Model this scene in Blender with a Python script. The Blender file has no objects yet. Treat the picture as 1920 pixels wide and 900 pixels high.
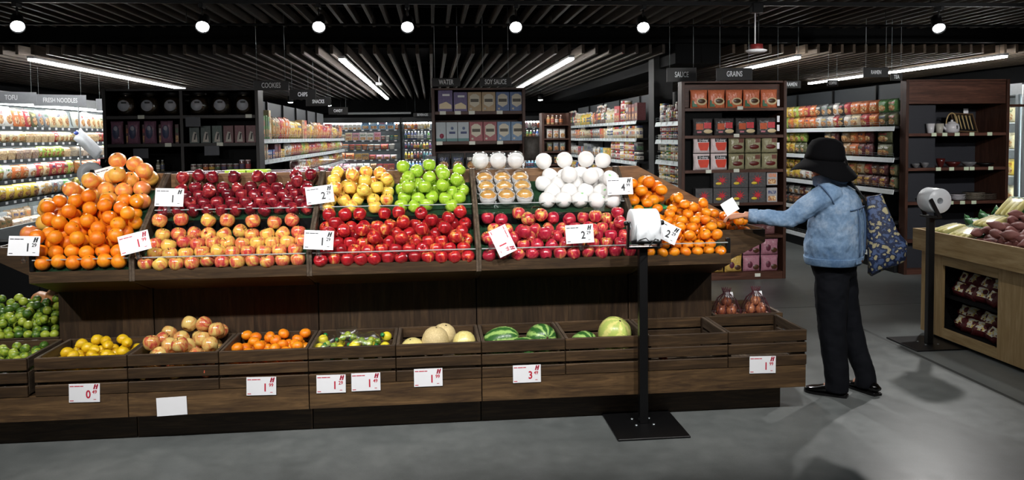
import bpy, math, random, colorsys
import numpy as np
from mathutils import Matrix, Vector, Euler

scene = bpy.context.scene
COL = scene.collection
rnd = random.Random(7)

# ------------------------------------------------------------------ camera
CAM_F, CAM_H, YAW, PITCH, ROLL = 1493.0, 1.64, math.radians(5.7), math.radians(3.0), 0.012
fw = Vector((math.sin(YAW) * math.cos(PITCH), math.cos(YAW) * math.cos(PITCH), -math.sin(PITCH)))
r0 = Vector((math.cos(YAW), -math.sin(YAW), 0)); u0 = r0.cross(fw)
rt = r0 * math.cos(ROLL) - u0 * math.sin(ROLL); up = u0 * math.cos(ROLL) + r0 * math.sin(ROLL)
cd = bpy.data.cameras.new('camera'); cam = bpy.data.objects.new('camera', cd); COL.objects.link(cam)
cd.sensor_fit = 'HORIZONTAL'; cd.sensor_width = 36.0; cd.lens = CAM_F * 36 / 1920
cd.shift_y = -116 / 1920; cd.clip_start = 0.05; cd.clip_end = 100
m3 = Matrix((rt, up, -fw)).transposed()
cam.matrix_world = Matrix.Translation((0, 0, CAM_H)) @ m3.to_4x4()
scene.camera = cam

# ------------------------------------------------------------------ world, exposure
wd = bpy.data.worlds.new('world'); scene.world = wd; wd.use_nodes = True
wd.node_tree.nodes['Background'].inputs[0].default_value = (0.6, 0.7, 0.85, 1)
wd.node_tree.nodes['Background'].inputs[1].default_value = 0.02
vs = scene.view_settings
vs.view_transform = 'Standard'; vs.look = 'None'; vs.exposure = 0.9; vs.gamma = 1.0; vs.use_curve_mapping = False
SPOT_W = 95.0        # power of one track spotlight
STRIP_E = 26.0       # emission of the ceiling strips
CASE_E = 14.0        # emission of the tubes in the chillers

# ------------------------------------------------------------------ helpers
def lin(h):
    if not isinstance(h, str): return tuple(h)[:3]
    h = h.lstrip('#'); c = [int(h[i:i + 2], 16) / 255 for i in (0, 2, 4)]
    return tuple(x / 12.92 if x <= .04045 else ((x + .055) / 1.055) ** 2.4 for x in c)

class MB:
    def __init__(s): s.v = []; s.f = []; s.m = []; s.sm = []
    def add(s, vs_, fs, mi=0, M=None, smooth=False):
        o = len(s.v)
        if M is not None: vs_ = [tuple(M @ Vector(p)) for p in vs_]
        s.v += [tuple(p) for p in vs_]
        for f in fs: s.f.append(tuple(i + o for i in f)); s.m.append(mi); s.sm.append(smooth)
        return s
    def box(s, c, d, mi=0, M=None):
        x, y, z = d[0] / 2, d[1] / 2, d[2] / 2
        vs_ = [(c[0] + a * x, c[1] + b * y, c[2] + e * z) for e in (-1, 1) for b in (-1, 1) for a in (-1, 1)]
        return s.add(vs_, [(0, 2, 3, 1), (4, 5, 7, 6), (0, 1, 5, 4), (2, 6, 7, 3), (0, 4, 6, 2), (1, 3, 7, 5)], mi, M)
    def b2(s, x0, x1, y0, y1, z0, z1, mi=0, M=None):
        return s.box(((x0 + x1) / 2, (y0 + y1) / 2, (z0 + z1) / 2), (abs(x1 - x0), abs(y1 - y0), abs(z1 - z0)), mi, M)
    def cbox(s, c, d, b=.004, mi=0, M=None):            # box with chamfered edges
        h = [d[i] / 2 for i in range(3)]; b = min(b, min(h) * .6); vs_ = []; idx = {}
        for sx in (-1, 1):
            for sy in (-1, 1):
                for sz in (-1, 1):
                    sg = (sx, sy, sz)
                    for ax in range(3):
                        p = [c[i] + sg[i] * (h[i] if i == ax else h[i] - b) for i in range(3)]
                        idx[sg, ax] = len(vs_); vs_.append(p)
        fs = []
        for ax in range(3):
            o = [i for i in range(3) if i != ax]
            for sa in (-1, 1):
                q = []
                for t in ((-1, -1), (1, -1), (1, 1), (-1, 1)):
                    sg = [0, 0, 0]; sg[ax] = sa; sg[o[0]] = t[0]; sg[o[1]] = t[1]; q.append(idx[tuple(sg), ax])
                fl = (sa > 0) ^ (ax == 1)
                fs.append(tuple(q if fl else q[::-1]))
        for ax in range(3):                              # edges parallel to ax
            o = [i for i in range(3) if i != ax]
            for t in ((-1, -1), (1, -1), (1, 1), (-1, 1)):
                def S(e):
                    sg = [0, 0, 0]; sg[ax] = e; sg[o[0]] = t[0]; sg[o[1]] = t[1]; return tuple(sg)
                q = [idx[S(-1), o[0]], idx[S(1), o[0]], idx[S(1), o[1]], idx[S(-1), o[1]]]
                fs.append(tuple(q))
        for sg in [(a, b_, e) for a in (-1, 1) for b_ in (-1, 1) for e in (-1, 1)]:
            fs.append((idx[sg, 0], idx[sg, 1], idx[sg, 2]))
        return s.add(vs_, fs, mi, M)
    def lathe(s, prof, n=16, mi=0, M=None, smooth=True, fx=None):
        vs_ = []; fs = []; rows = []
        for (r, z) in prof:
            if r < 1e-6: rows.append([len(vs_)]); vs_.append((0, 0, z))
            else:
                row = []
                for k in range(n):
                    a = 2 * math.pi * k / n
                    rr, zz = (r, z) if fx is None else fx(r, z, a)
                    row.append(len(vs_)); vs_.append((rr * math.cos(a), rr * math.sin(a), zz))
                rows.append(row)
        for A, B in zip(rows, rows[1:]):
            for k in range(n):
                k2 = (k + 1) % n
                if len(A) == 1 and len(B) == 1: continue
                if len(A) == 1: fs.append((A[0], B[k2], B[k]))
                elif len(B) == 1: fs.append((A[k], A[k2], B[0]))
                else: fs.append((A[k], A[k2], B[k2], B[k]))
        return s.add(vs_, fs, mi, M, smooth)
    def rings(s, rs, mi=0, M=None, smooth=True, cap=True, closed=False):
        n = len(rs[0]); vs_ = [p for r in rs for p in r]; fs = []
        m = len(rs)
        for i in range(m if closed else m - 1):
            a = i * n; b = ((i + 1) % m) * n
            for k in range(n):
                k2 = (k + 1) % n; fs.append((a + k, a + k2, b + k2, b + k))
        if cap and not closed:
            fs.append(tuple(range(n))[::-1]); fs.append(tuple((m - 1) * n + k for k in range(n)))
        return s.add(vs_, fs, mi, M, smooth)
    def tube(s, path, r, n=8, mi=0, M=None, cap=True, closed=False):
        P = [Vector(p) for p in path]; rs = []; m = len(P); ref = None
        for i, p in enumerate(P):
            if closed: t = P[(i + 1) % m] - P[i - 1]
            else: t = P[min(i + 1, m - 1)] - P[max(i - 1, 0)]
            t.normalize()
            if ref is None:
                ref = Vector((0, 0, 1)) if abs(t.z) < .9 else Vector((1, 0, 0))
            a = (ref - t * ref.dot(t)).normalized(); b = t.cross(a); ref = a
            rr = r[i] if isinstance(r, (list, tuple)) else r
            rs.append([tuple(p + a * (rr * math.cos(2 * math.pi * k / n)) + b * (rr * math.sin(2 * math.pi * k / n))) for k in range(n)])
        return s.rings(rs, mi, M, True, cap, closed)
    def prism(s, poly, ax, a, b, mi=0, M=None):         # polygon in the two other axes, extruded along ax
        o = [i for i in range(3) if i != ax]; n = len(poly); vs_ = []
        for e in (a, b):
            for p in poly:
                q = [0, 0, 0]; q[ax] = e; q[o[0]] = p[0]; q[o[1]] = p[1]; vs_.append(q)
        fs = [tuple(range(n))[::-1], tuple(range(n, 2 * n))]
        for k in range(n): fs.append((k, (k + 1) % n, n + (k + 1) % n, n + k))
        return s.add(vs_, fs, mi, M)
    def mesh(s, name, mats):
        me = bpy.data.meshes.new(name); me.from_pydata(s.v, [], s.f)
        for m in (mats if isinstance(mats, (list, tuple)) else [mats]): me.materials.append(m)
        me.polygons.foreach_set('material_index', s.m); me.polygons.foreach_set('use_smooth', s.sm)
        me.validate(); me.update()
        bmn = _bm(); bmn.from_mesh(me); _bmesh.ops.recalc_face_normals(bmn, faces=bmn.faces); bmn.to_mesh(me); bmn.free()
        return me
    def build(s, name, mats, parent=None, M=None):
        return obj(name, s.mesh(name, mats), parent, M)
import bmesh as _bmesh
_bm = _bmesh.new

def obj(name, data, parent=None, M=None):
    o = bpy.data.objects.new(name, data); COL.objects.link(o)
    if parent is not None: o.parent = parent
    if M is not None: o.matrix_local = M
    return o
def tag(o, label=None, cat=None, group=None, kind=None):
    if label: o['label'] = label
    if cat: o['category'] = cat
    if group: o['group'] = group
    if kind: o['kind'] = kind
    return o
def thing(name, label, cat, loc=(0, 0, 0), group=None, rz=0, M=None):
    o = bpy.data.objects.new(name, None); COL.objects.link(o); o.empty_display_size = .05
    o.matrix_local = M if M is not None else Matrix.Translation(loc) @ Matrix.Rotation(rz, 4, 'Z')
    return tag(o, label, cat, group)
def structure(o): o['kind'] = 'structure'; return o
T = lambda x, y, z: Matrix.Translation((x, y, z))
RX = lambda a: Matrix.Rotation(a, 4, 'X')
RY = lambda a: Matrix.Rotation(a, 4, 'Y')
RZ = lambda a: Matrix.Rotation(a, 4, 'Z')
def SC(x, y=None, z=None):
    y = x if y is None else y; z = x if z is None else z
    return Matrix.Diagonal((x, y, z, 1))
_txt = {}
def text_mesh(s, mat, size=.1, sx=1.0, extrude=.0008, bold=0):
    k = (s, mat.name, size, sx, bold)
    if k not in _txt:
        c = bpy.data.curves.new('lettering', 'FONT'); c.body = s; c.size = size; c.align_x = 'CENTER'; c.align_y = 'CENTER'
        c.extrude = extrude; c.offset = bold; c.resolution_u = 3
        t = bpy.data.objects.new('tmp', c); COL.objects.link(t)
        bpy.context.view_layer.update()
        me = bpy.data.meshes.new_from_object(t.evaluated_get(bpy.context.evaluated_depsgraph_get()))
        bpy.data.objects.remove(t); bpy.data.curves.remove(c)
        me.transform(SC(sx, 1, 1)); me.materials.clear(); me.materials.append(mat); me.name = 'lettering'
        _txt[k] = me
    return _txt[k]

# ------------------------------------------------------------------ materials
class NT:
    def __init__(s, name):
        s.m = bpy.data.materials.new(name); s.m.use_nodes = True; s.t = s.m.node_tree; s.n = s.t.nodes
        s.b = s.n['Principled BSDF']; s.out = s.n['Material Output']
    def N(s, ty, **kw):
        n = s.n.new(ty)
        for k, v in kw.items():
            if k.startswith('i_'):
                key = k[2:]; key = int(key) if key.isdigit() else key.replace('_', ' ')
                s.put(n.inputs[key], v)
            else: setattr(n, k, v)
        return n
    def put(s, sock, v):
        if isinstance(v, bpy.types.NodeSocket): s.t.links.new(v, sock)
        elif hasattr(sock.default_value, '__len__') and len(sock.default_value) == 4 and len(v) == 3: sock.default_value = (*v, 1)
        else: sock.default_value = v
    def coord(s, kind='Object', scale=(1, 1, 1), jitter=0):
        tc = s.N('ShaderNodeTexCoord'); mp = s.N('ShaderNodeMapping'); s.t.links.new(tc.outputs[kind], mp.inputs[0])
        mp.inputs['Scale'].default_value = scale
        if jitter:
            oi = s.N('ShaderNodeObjectInfo'); vm = s.N('ShaderNodeVectorMath', operation='SCALE'); vm.inputs[0].default_value = (1, .7, .43)
            ml = s.N('ShaderNodeMath', operation='MULTIPLY', i_0=oi.outputs['Random'], i_1=float(jitter)); s.put(vm.inputs['Scale'], ml.outputs[0])
            s.t.links.new(vm.outputs[0], mp.inputs['Location'])
        return mp.outputs[0]
    def noise(s, vec, scale, detail=3, rough=.5, dist=0):
        return s.N('ShaderNodeTexNoise', i_Vector=vec, i_Scale=float(scale), i_Detail=float(detail), i_Roughness=float(rough), i_Distortion=float(dist)).outputs['Fac']
    def ramp(s, fac, stops, interp='LINEAR'):
        r = s.N('ShaderNodeValToRGB', i_0=fac); e = r.color_ramp.elements; r.color_ramp.interpolation = interp
        while len(e) < len(stops): e.new(.5)
        for k, (p, c) in enumerate(stops): e[k].position = p; e[k].color = (*lin(c), 1)
        return r.outputs[0]
    def mix(s, f, a, b, mode='MIX'):
        n = s.N('ShaderNodeMix', data_type='RGBA', blend_type=mode)
        s.put(n.inputs[0], f); s.put(n.inputs[6], a); s.put(n.inputs[7], b); return n.outputs[2]
    def math(s, op, a, b=0.0, c=None):
        n = s.N('ShaderNodeMath', operation=op); s.put(n.inputs[0], a); s.put(n.inputs[1], b)
        if c is not None: s.put(n.inputs[2], c)
        return n.outputs[0]
    def bump(s, h, strength=.3, dist=.01):
        n = s.N('ShaderNodeBump', i_Height=h, i_Strength=float(strength), i_Distance=float(dist)); s.put(s.b.inputs['Normal'], n.outputs[0])
    def set(s, **kw):
        al = dict(col='Base Color', rough='Roughness', metal='Metallic', spec='Specular IOR Level', trans='Transmission Weight', alpha='Alpha', coat='Coat Weight', coatr='Coat Roughness',
                  emit='Emission Color', es='Emission Strength', sss='Subsurface Weight', ior='IOR', sheen='Sheen Weight')
        for k, v in kw.items(): s.put(s.b.inputs[al[k]], lin(v) if isinstance(v, str) else v)
        return s
_mats = {}
def plain(name, col, rough=.5, metal=0., spec=.5, var=.12, scale=30, bump=0, **kw):
    if name in _mats: return _mats[name]
    t = NT(name); v = t.coord('Object')
    n = t.noise(v, scale, 3)
    c = lin(col); a = tuple(x * (1 - var) for x in c); b = tuple(min(1, x * (1 + var)) for x in c)
    t.set(col=t.mix(n, a, b), rough=rough, metal=metal, spec=spec, **kw)
    if bump: t.bump(n, bump, .004)
    _mats[name] = t.m; return t.m
def glow(name, col, e):
    t = NT(name); t.set(col=(0.8, .8, .8), emit=lin(col), es=float(e)); return t.m
def clear(name, tint=(1, 1, 1), alpha=.12, rough=.06):
    t = NT(name); t.n.remove(t.b)
    tr = t.N('ShaderNodeBsdfTransparent', i_0=tint); gl = t.N('ShaderNodeBsdfGlossy', i_Roughness=rough); gl.inputs[0].default_value = (1, 1, 1, 1)
    fr = t.N('ShaderNodeLayerWeight'); fr.inputs[0].default_value = .5
    f = t.math('MULTIPLY_ADD', t.math('POWER', fr.outputs['Facing'], 3.0), .5, alpha + .03)
    mx = t.N('ShaderNodeMixShader', i_0=f); t.t.links.new(tr.outputs[0], mx.inputs[1]); t.t.links.new(gl.outputs[0], mx.inputs[2])
    t.t.links.new(mx.outputs[0], t.out.inputs[0]); return t.m
def wood(name, a, b, c, axis='X', rough=.5, tone=.35, spec=.35):
    t = NT(name); sc = {'X': (2.2, 26, 26), 'Y': (26, 2.2, 26), 'Z': (26, 26, 2.2)}[axis]
    v = t.coord('Object', sc, 9.0)
    n1 = t.noise(v, 1.0, 6, .65, 1.2); n2 = t.noise(v, 5.0, 3, .6, .4)
    g = t.math('ADD', t.math('MULTIPLY', n1, .75), t.math('MULTIPLY', n2, .25))
    col = t.ramp(g, [(.30, a), (.5, b), (.68, c)])
    oi = t.N('ShaderNodeObjectInfo'); k = t.math('MULTIPLY_ADD', oi.outputs['Random'], tone, 1 - tone / 2)
    vv = t.N('ShaderNodeCombineColor'); [t.put(vv.inputs[i], k) for i in range(3)]
    t.set(col=t.mix(1.0, col, vv.outputs[0], 'MULTIPLY'), rough=rough, spec=spec); t.bump(g, .25, .002); return t.m
def objcol(t):
    return t.N('ShaderNodeObjectInfo')

M_black = plain('black_metal', '#0b0b0c', .42, .0, .4)
M_blackm = plain('matt_black_paint', '#08090a', .8, 0, .2)
M_white = plain('white_plastic', '#e8e9ec', .4)
M_card = plain('white_card', '#f4f5f8', .35, var=.02)
M_ink = plain('black_ink', '#15161c', .5)
M_red = plain('red_ink', '#c0203a', .5)
M_steel = plain('shelf_steel', '#9aa3a6', .35, .55)
M_wood = wood('dark_oak', '#261b13', '#40301f', '#5c462f', 'X', .5)
M_woodz = wood('dark_oak_upright', '#20160f', '#33261a', '#493725', 'Z', .5)
M_woody = wood('weathered_oak_side', '#33291f', '#52463a', '#6e6052', 'Y', .5)
M_backb = wood('warm_oak_back', '#4a3320', '#6e4f33', '#8a6846', 'X', .5)
M_board = wood('worn_oak_board', '#30221a', '#54402a', '#765b3c', 'X', .5)
M_shelfw = wood('walnut_laminate', '#2a1812', '#4a2e23', '#634033', 'X', .45, .2)
M_lam = wood('walnut_laminate_upright', '#26160f', '#42291f', '#58392c', 'Z', .45, .2)
M_clip = clear('clear_plastic_clip', (.95, .95, .95), .25, .15)
M_acr = clear('acrylic_pane', (.93, .95, .94), .03, .03)
M_edge = plain('acrylic_edge', '#a7adab', .25)
M_mat = plain('green_mat', '#0b3a1c', .8, var=.45, scale=120, bump=.6)

# ================================================================== the room
def floor_mat():
    t = NT('polished_concrete'); v = t.coord('Object')
    n1 = t.noise(v, .9, 5, .6); n2 = t.noise(v, 9, 5, .65); n3 = t.noise(v, 160, 2, .6)
    g = t.math('ADD', t.math('MULTIPLY', n1, .55), t.math('ADD', t.math('MULTIPLY', n2, .3), t.math('MULTIPLY', n3, .15)))
    t.set(col=t.ramp(g, [(.3, '#4a4e4d'), (.5, '#666a69'), (.7, '#7f8280')]), rough=t.math('MULTIPLY_ADD', n2, .25, .27), spec=.4)
    t.bump(n2, .04, .002); return t.m
XL, XR, YF, YB, ZC = -7.4, 9.2, -4.2, 21.6, 3.5
fl = structure(MB().b2(XL, XR, YF, YB, -.1, 0).build('floor', floor_mat()))
M_joint = plain('joint_filler', '#3c3e3d', .7)
for a, b, w in (((3.55, 6.25), (3.30, -4), .03), ((-7.3, 7.15), (9.1, 7.1), .012), ((-7.3, 2.1), (9.1, 2.1), .012)):
    A = Vector((*a, 0)); B = Vector((*b, 0)); d = (B - A).normalized(); n = Vector((-d.y, d.x, 0)) * w / 2
    mb = MB(); vs_ = [A - n, B - n, B + n, A + n]
    mb.add([(p.x, p.y, z) for z in (-.02, .0006) for p in vs_], [(3, 2, 1, 0), (4, 5, 6, 7), (0, 1, 5, 4), (1, 2, 6, 5), (2, 3, 7, 6), (3, 0, 4, 7)])
    mb.build('joint_strip', M_joint, fl)
M_wall = plain('charcoal_wall_paint', '#141517', .75, spec=.25)
structure(MB().b2(XL, XR, YB, YB + .1, 0, ZC).build('wall_back', M_wall))
structure(MB().b2(XL, XR, YF - .1, YF, 0, ZC).build('wall_front', plain('grey_wall_paint', '#6a6c70', .8)))
structure(MB().b2(XL - .1, XL, YF, YB, 0, ZC).build('wall_left', M_wall))
structure(MB().b2(XR, XR + .1, YF, YB, 0, ZC).build('wall_right', M_wall))
ceil = structure(MB().b2(XL, XR, YF, YB, ZC, ZC + .1).build('ceiling', plain('black_ceiling', '#0a0a0c', .9, spec=.1)))
M_slat = wood('grey_brown_slat', '#2f2822', '#453c34', '#584d43', 'Y', .6, .25)
M_slat2 = wood('warm_brown_slat', '#3d332a', '#574a3d', '#6d5d4c', 'Y', .6, .25)
def slats(x0, x1, pitch, y0, y1, z0, h, w, mat):
    me = MB().cbox((0, 0, 0), (w, y1 - y0, h), .003).mesh('slat', mat)
    n = int(round((x1 - x0) / pitch))
    for k in range(n + 1): obj('slat', me, ceil, T(x0 + k * pitch, (y0 + y1) / 2, z0 + h / 2))
slats(-6.9, 8.7, .165, -3.5, 9.28, 2.9, .09, .036, M_slat)
slats(-6.9, 2.84, .1645, 9.46, 20.8, 2.62, .11, .036, M_slat)
slats(3.68, 8.8, .1545, 9.46, 20.8, 2.62, .11, .036, M_slat2)
# carriers above the slats and the dark drop between the two ceiling levels
MB().b2(XL + .02, XR - .02, 9.32, 9.40, 2.735, 3.49).build('bulkhead', M_blackm, ceil)
for y in (-2, .6, 3.2, 5.8, 8.4): MB().b2(XL + .02, XR - .02, y - .02, y + .02, 2.992, 3.04).build('slat_carrier', M_blackm, ceil)
for y in (9.9, 12.5, 15.1, 17.7, 20.3): MB().b2(XL + .02, XR - .02, y - .02, y + .02, 2.732, 2.78).build('slat_carrier', M_blackm, ceil)
for y in (0, 4.1, 8.2):
    for x in (-5.2, -2.1, 2.3, 6.2): MB().b2(x - .012, x + .012, y - .012, y + .012, 3.04, 3.5).build('hanger_rod', M_black, ceil)
# black soffit between the two lowered ceiling fields, and the duct over the far wall
MB().b2(2.95, 3.52, 9.46, 20.8, 2.5, 3.49).build('soffit', M_blackm, ceil)
MB().b2(-7.3, 9.1, 20.85, 21.59, 2.3, 3.49).build('soffit', M_blackm, ceil)

# ------------------------------------------------------------------ strip lights
M_strip = glow('strip_light_tube', (1, .985, .96), STRIP_E)
def strip(x, y0, y1, lab):
    t = thing('strip_light', lab, 'ceiling light', (x, y0, 2.545), 'linear strip lights under the slatted ceiling')
    L = y1 - y0
    MB().cbox((0, L / 2, .038), (.075, L, .03), .004).build('housing', M_white, t)
    MB().cbox((0, L / 2, .010), (.066, L - .02, .025), .008).build('tube', M_strip, t)
    for y in (.12, L - .12):
        MB().tube([(0, y, .053), (0, y, .5)], .003, 6).build('hanging_wire', M_black, t)
strip(-4.42, 9.38, 14.9, 'long glowing strip light above the glass-jar shelves on the left')
strip(-1.03, 9.46, 19.0, 'long glowing strip light above the cookies aisle')
strip(1.67, 9.42, 15.4, 'glowing strip light above the soy sauce sign')
strip(4.45, 9.34, 11.7, 'glowing strip light above the brown shelf of noodle packs')
strip(7.09, 9.26, 11.8, 'glowing strip light above the shelf with the white teapot')
strip(7.02, 12.35, 14.3, 'farther strip light behind the hanging ramen sign')
# ------------------------------------------------------------------ spotlight tracks
M_lens = glow('lamp_lens', (.96, .98, 1), 60)
def track(y, z, x0, x1, lab):
    t = thing('light_track', lab, 'light track', (0, y, z))
    MB().b2(x0, x1, -.018, .018, 0, .035).build('rail', M_black, t)
    for x in np.arange(x0 + .6, x1, 2.1): MB().tube([(x, 0, .03), (x, 0, .7 if z > 2.7 else .75)], .006, 6).build('suspension_rod', M_black, t)
track(7.0, 2.79, -6.5, 8.4, 'black light track carrying the spotlights over the fruit display')
tp = thing('conduit_pipe', 'thin black conduit pipe running behind the spotlights', 'pipe', (0, 7.9, 2.74))
MB().tube([(-6.5, 0, 0), (8.4, 0, 0)], .012, 8).build('pipe', M_black, tp)
for x in np.arange(-5.8, 8, 1.75): MB().tube([(x, 0, .01), (x, 0, .158)], .004, 6).build('clip_rod', M_black, tp)
track(2.6, 2.79, -6.0, 7.5, 'black light track above the aisle in front of the display')
def spot(x, y, aim, lab, e=1.0, group='track spotlights over the fruit display', size=70, z=2.60):
    t = thing('track_spotlight', lab, 'spotlight', (x, y, 2.79), group)
    MB().cbox((0, 0, -.02), (.035, .11, .04), .004).build('adapter', M_black, t)
    MB().tube([(0, 0, -.03), (0, 0, -.1)], .009, 8).build('stem', M_black, t)
    pos = Vector((x, y, z)); d = (Vector(aim) - pos).normalized()
    q = d.to_track_quat('-Z', 'Y').to_matrix().to_4x4()
    Ml = T(0, 0, z - 2.79) @ q                                 # head: opens along local -Z, origin at the lens
    hd = MB().lathe([(.0, .15), (.042, .15), (.048, .135), (.05, .02), (.062, -.012), (.062, -.022), (.055, -.022), (.05, 0), (.0, .002)], 20).build('lamp_head', M_black, t, Ml)
    MB().lathe([(0, -.002), (.048, -.002), (.05, -.006), (.03, -.012), (0, -.014)], 20).build('lens', M_lens, hd)
    ld = bpy.data.lights.new('spot', 'SPOT'); ld.energy = SPOT_W * e; ld.spot_size = math.radians(size); ld.spot_blend = .6; ld.shadow_soft_size = .045; ld.color = (1, .975, .95)
    obj('beam', ld, t, T(0, 0, z - 2.79) @ q @ T(0, 0, -.03))
SP = [(-3.386, 'leftmost visible spotlight, above the wall chiller'), (-1.908, 'spotlight above the glass-jar shelves'), (-.946, 'spotlight above the cookies sign'), (-.194, 'spotlight left of the water sign'),
      (.747, 'spotlight right above the soy sauce sign'), (1.889, 'spotlight left of the smoke detector'), (4.684, 'rightmost spotlight, above the ramen shelves')]
AIM = [(-2.3, 4.9, 1.0), (-1.6, 4.9, 1.1), (-.9, 4.9, 1.1), (-.2, 4.9, 1.1), (.75, 4.95, 1.2), (1.55, 4.9, 1.1), (3.9, 4.9, .6)]
for (x, l), a in zip(SP, AIM): spot(x, 7.0, a, l)
FR = [(-3.0, (-2.2, 4.75, .9)), (-1.7, (-1.3, 4.75, .9)), (-.6, (-.4, 4.75, .9)), (.5, (.6, 4.8, .9)), (1.5, (1.5, 4.8, .9)), (2.8, (2.5, 4.8, 1.0)), (4.3, (4.7, 5.6, .9))]
for k, (x, a) in enumerate(FR):
    spot(x, 2.6, a, 'spotlight on the track over the front aisle, outside the picture', .8 if x < 2.5 else .5, 'spotlights over the front aisle', 75)
track(4.6, 2.79, -6.0, 8.2, 'unseen black light track added above the fruit display')  # track and its lamps added out of view to brighten the back shelves
for x, a, e in ((3.0, (3.4, 8.57, 1.3), 1.15), (4.9, (5.25, 9.6, 1.3), .9), (6.0, (6.05, 8.6, 1.3), .8), (-3.6, (-2.6, 8.57, 1.4), .12)):
    spot(x, 4.6, a, 'added spotlight above the display brightening the back shelves, outside the picture', e, 'added spotlights brightening the back shelves', 48)
# smoke detector / pendant
sd = thing('smoke_detector', 'white round detector with red band hanging beside the sauce sign', 'smoke detector', (2.935, 7.0, 2.37))
MB().lathe([(0, 0), (.07, 0), (.092, .012), (.095, .022), (.07, .03), (0, .032)], 24).build('disc', M_white, sd)
MB().lathe([(.058, .03), (.058, .075), (0, .075)], 20).build('red_collar', plain('dull_red_plastic', '#6a1d1d', .5), sd)
for dx in (-.012, .02): MB().tube([(dx, 0, .07), (dx, 0, .42)], .006, 8).build('rod', M_white if dx < 0 else M_black, sd)
MB().cbox((0, 0, .4), (.10, .08, .09), .006).build('junction_box', M_black, sd)
MB().tube([(0, 0, .44), (0, 0, 1.13)], .012, 8).build('ceiling_stem', M_black, sd)
# two little lamps far back
for x, y, l in ((-3.05, 17.8, 'tiny bright lamp above the far end of the chips sign'), (-2.45, 19.6, 'tiny lamp beyond the candy sign'), (3.1, 17.5, 'small bright lamp above the far end of the sauce aisle')):
    t = thing('recessed_lamp', l, 'lamp', (x if x < 0 else 2.4, y, 2.45))
    MB().lathe([(0, .12), (.06, .12), (.06, 0), (.05, -.01)], 16).build('housing', M_black, t)
    MB().lathe([(0, -.03), (.045, -.02), (.055, 0), (0, .002)], 16).build('bulb', M_lens, t)
    MB().tube([(0, 0, .12), (0, 0, .25)], .008, 6).build('stem', M_black, t)

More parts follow.
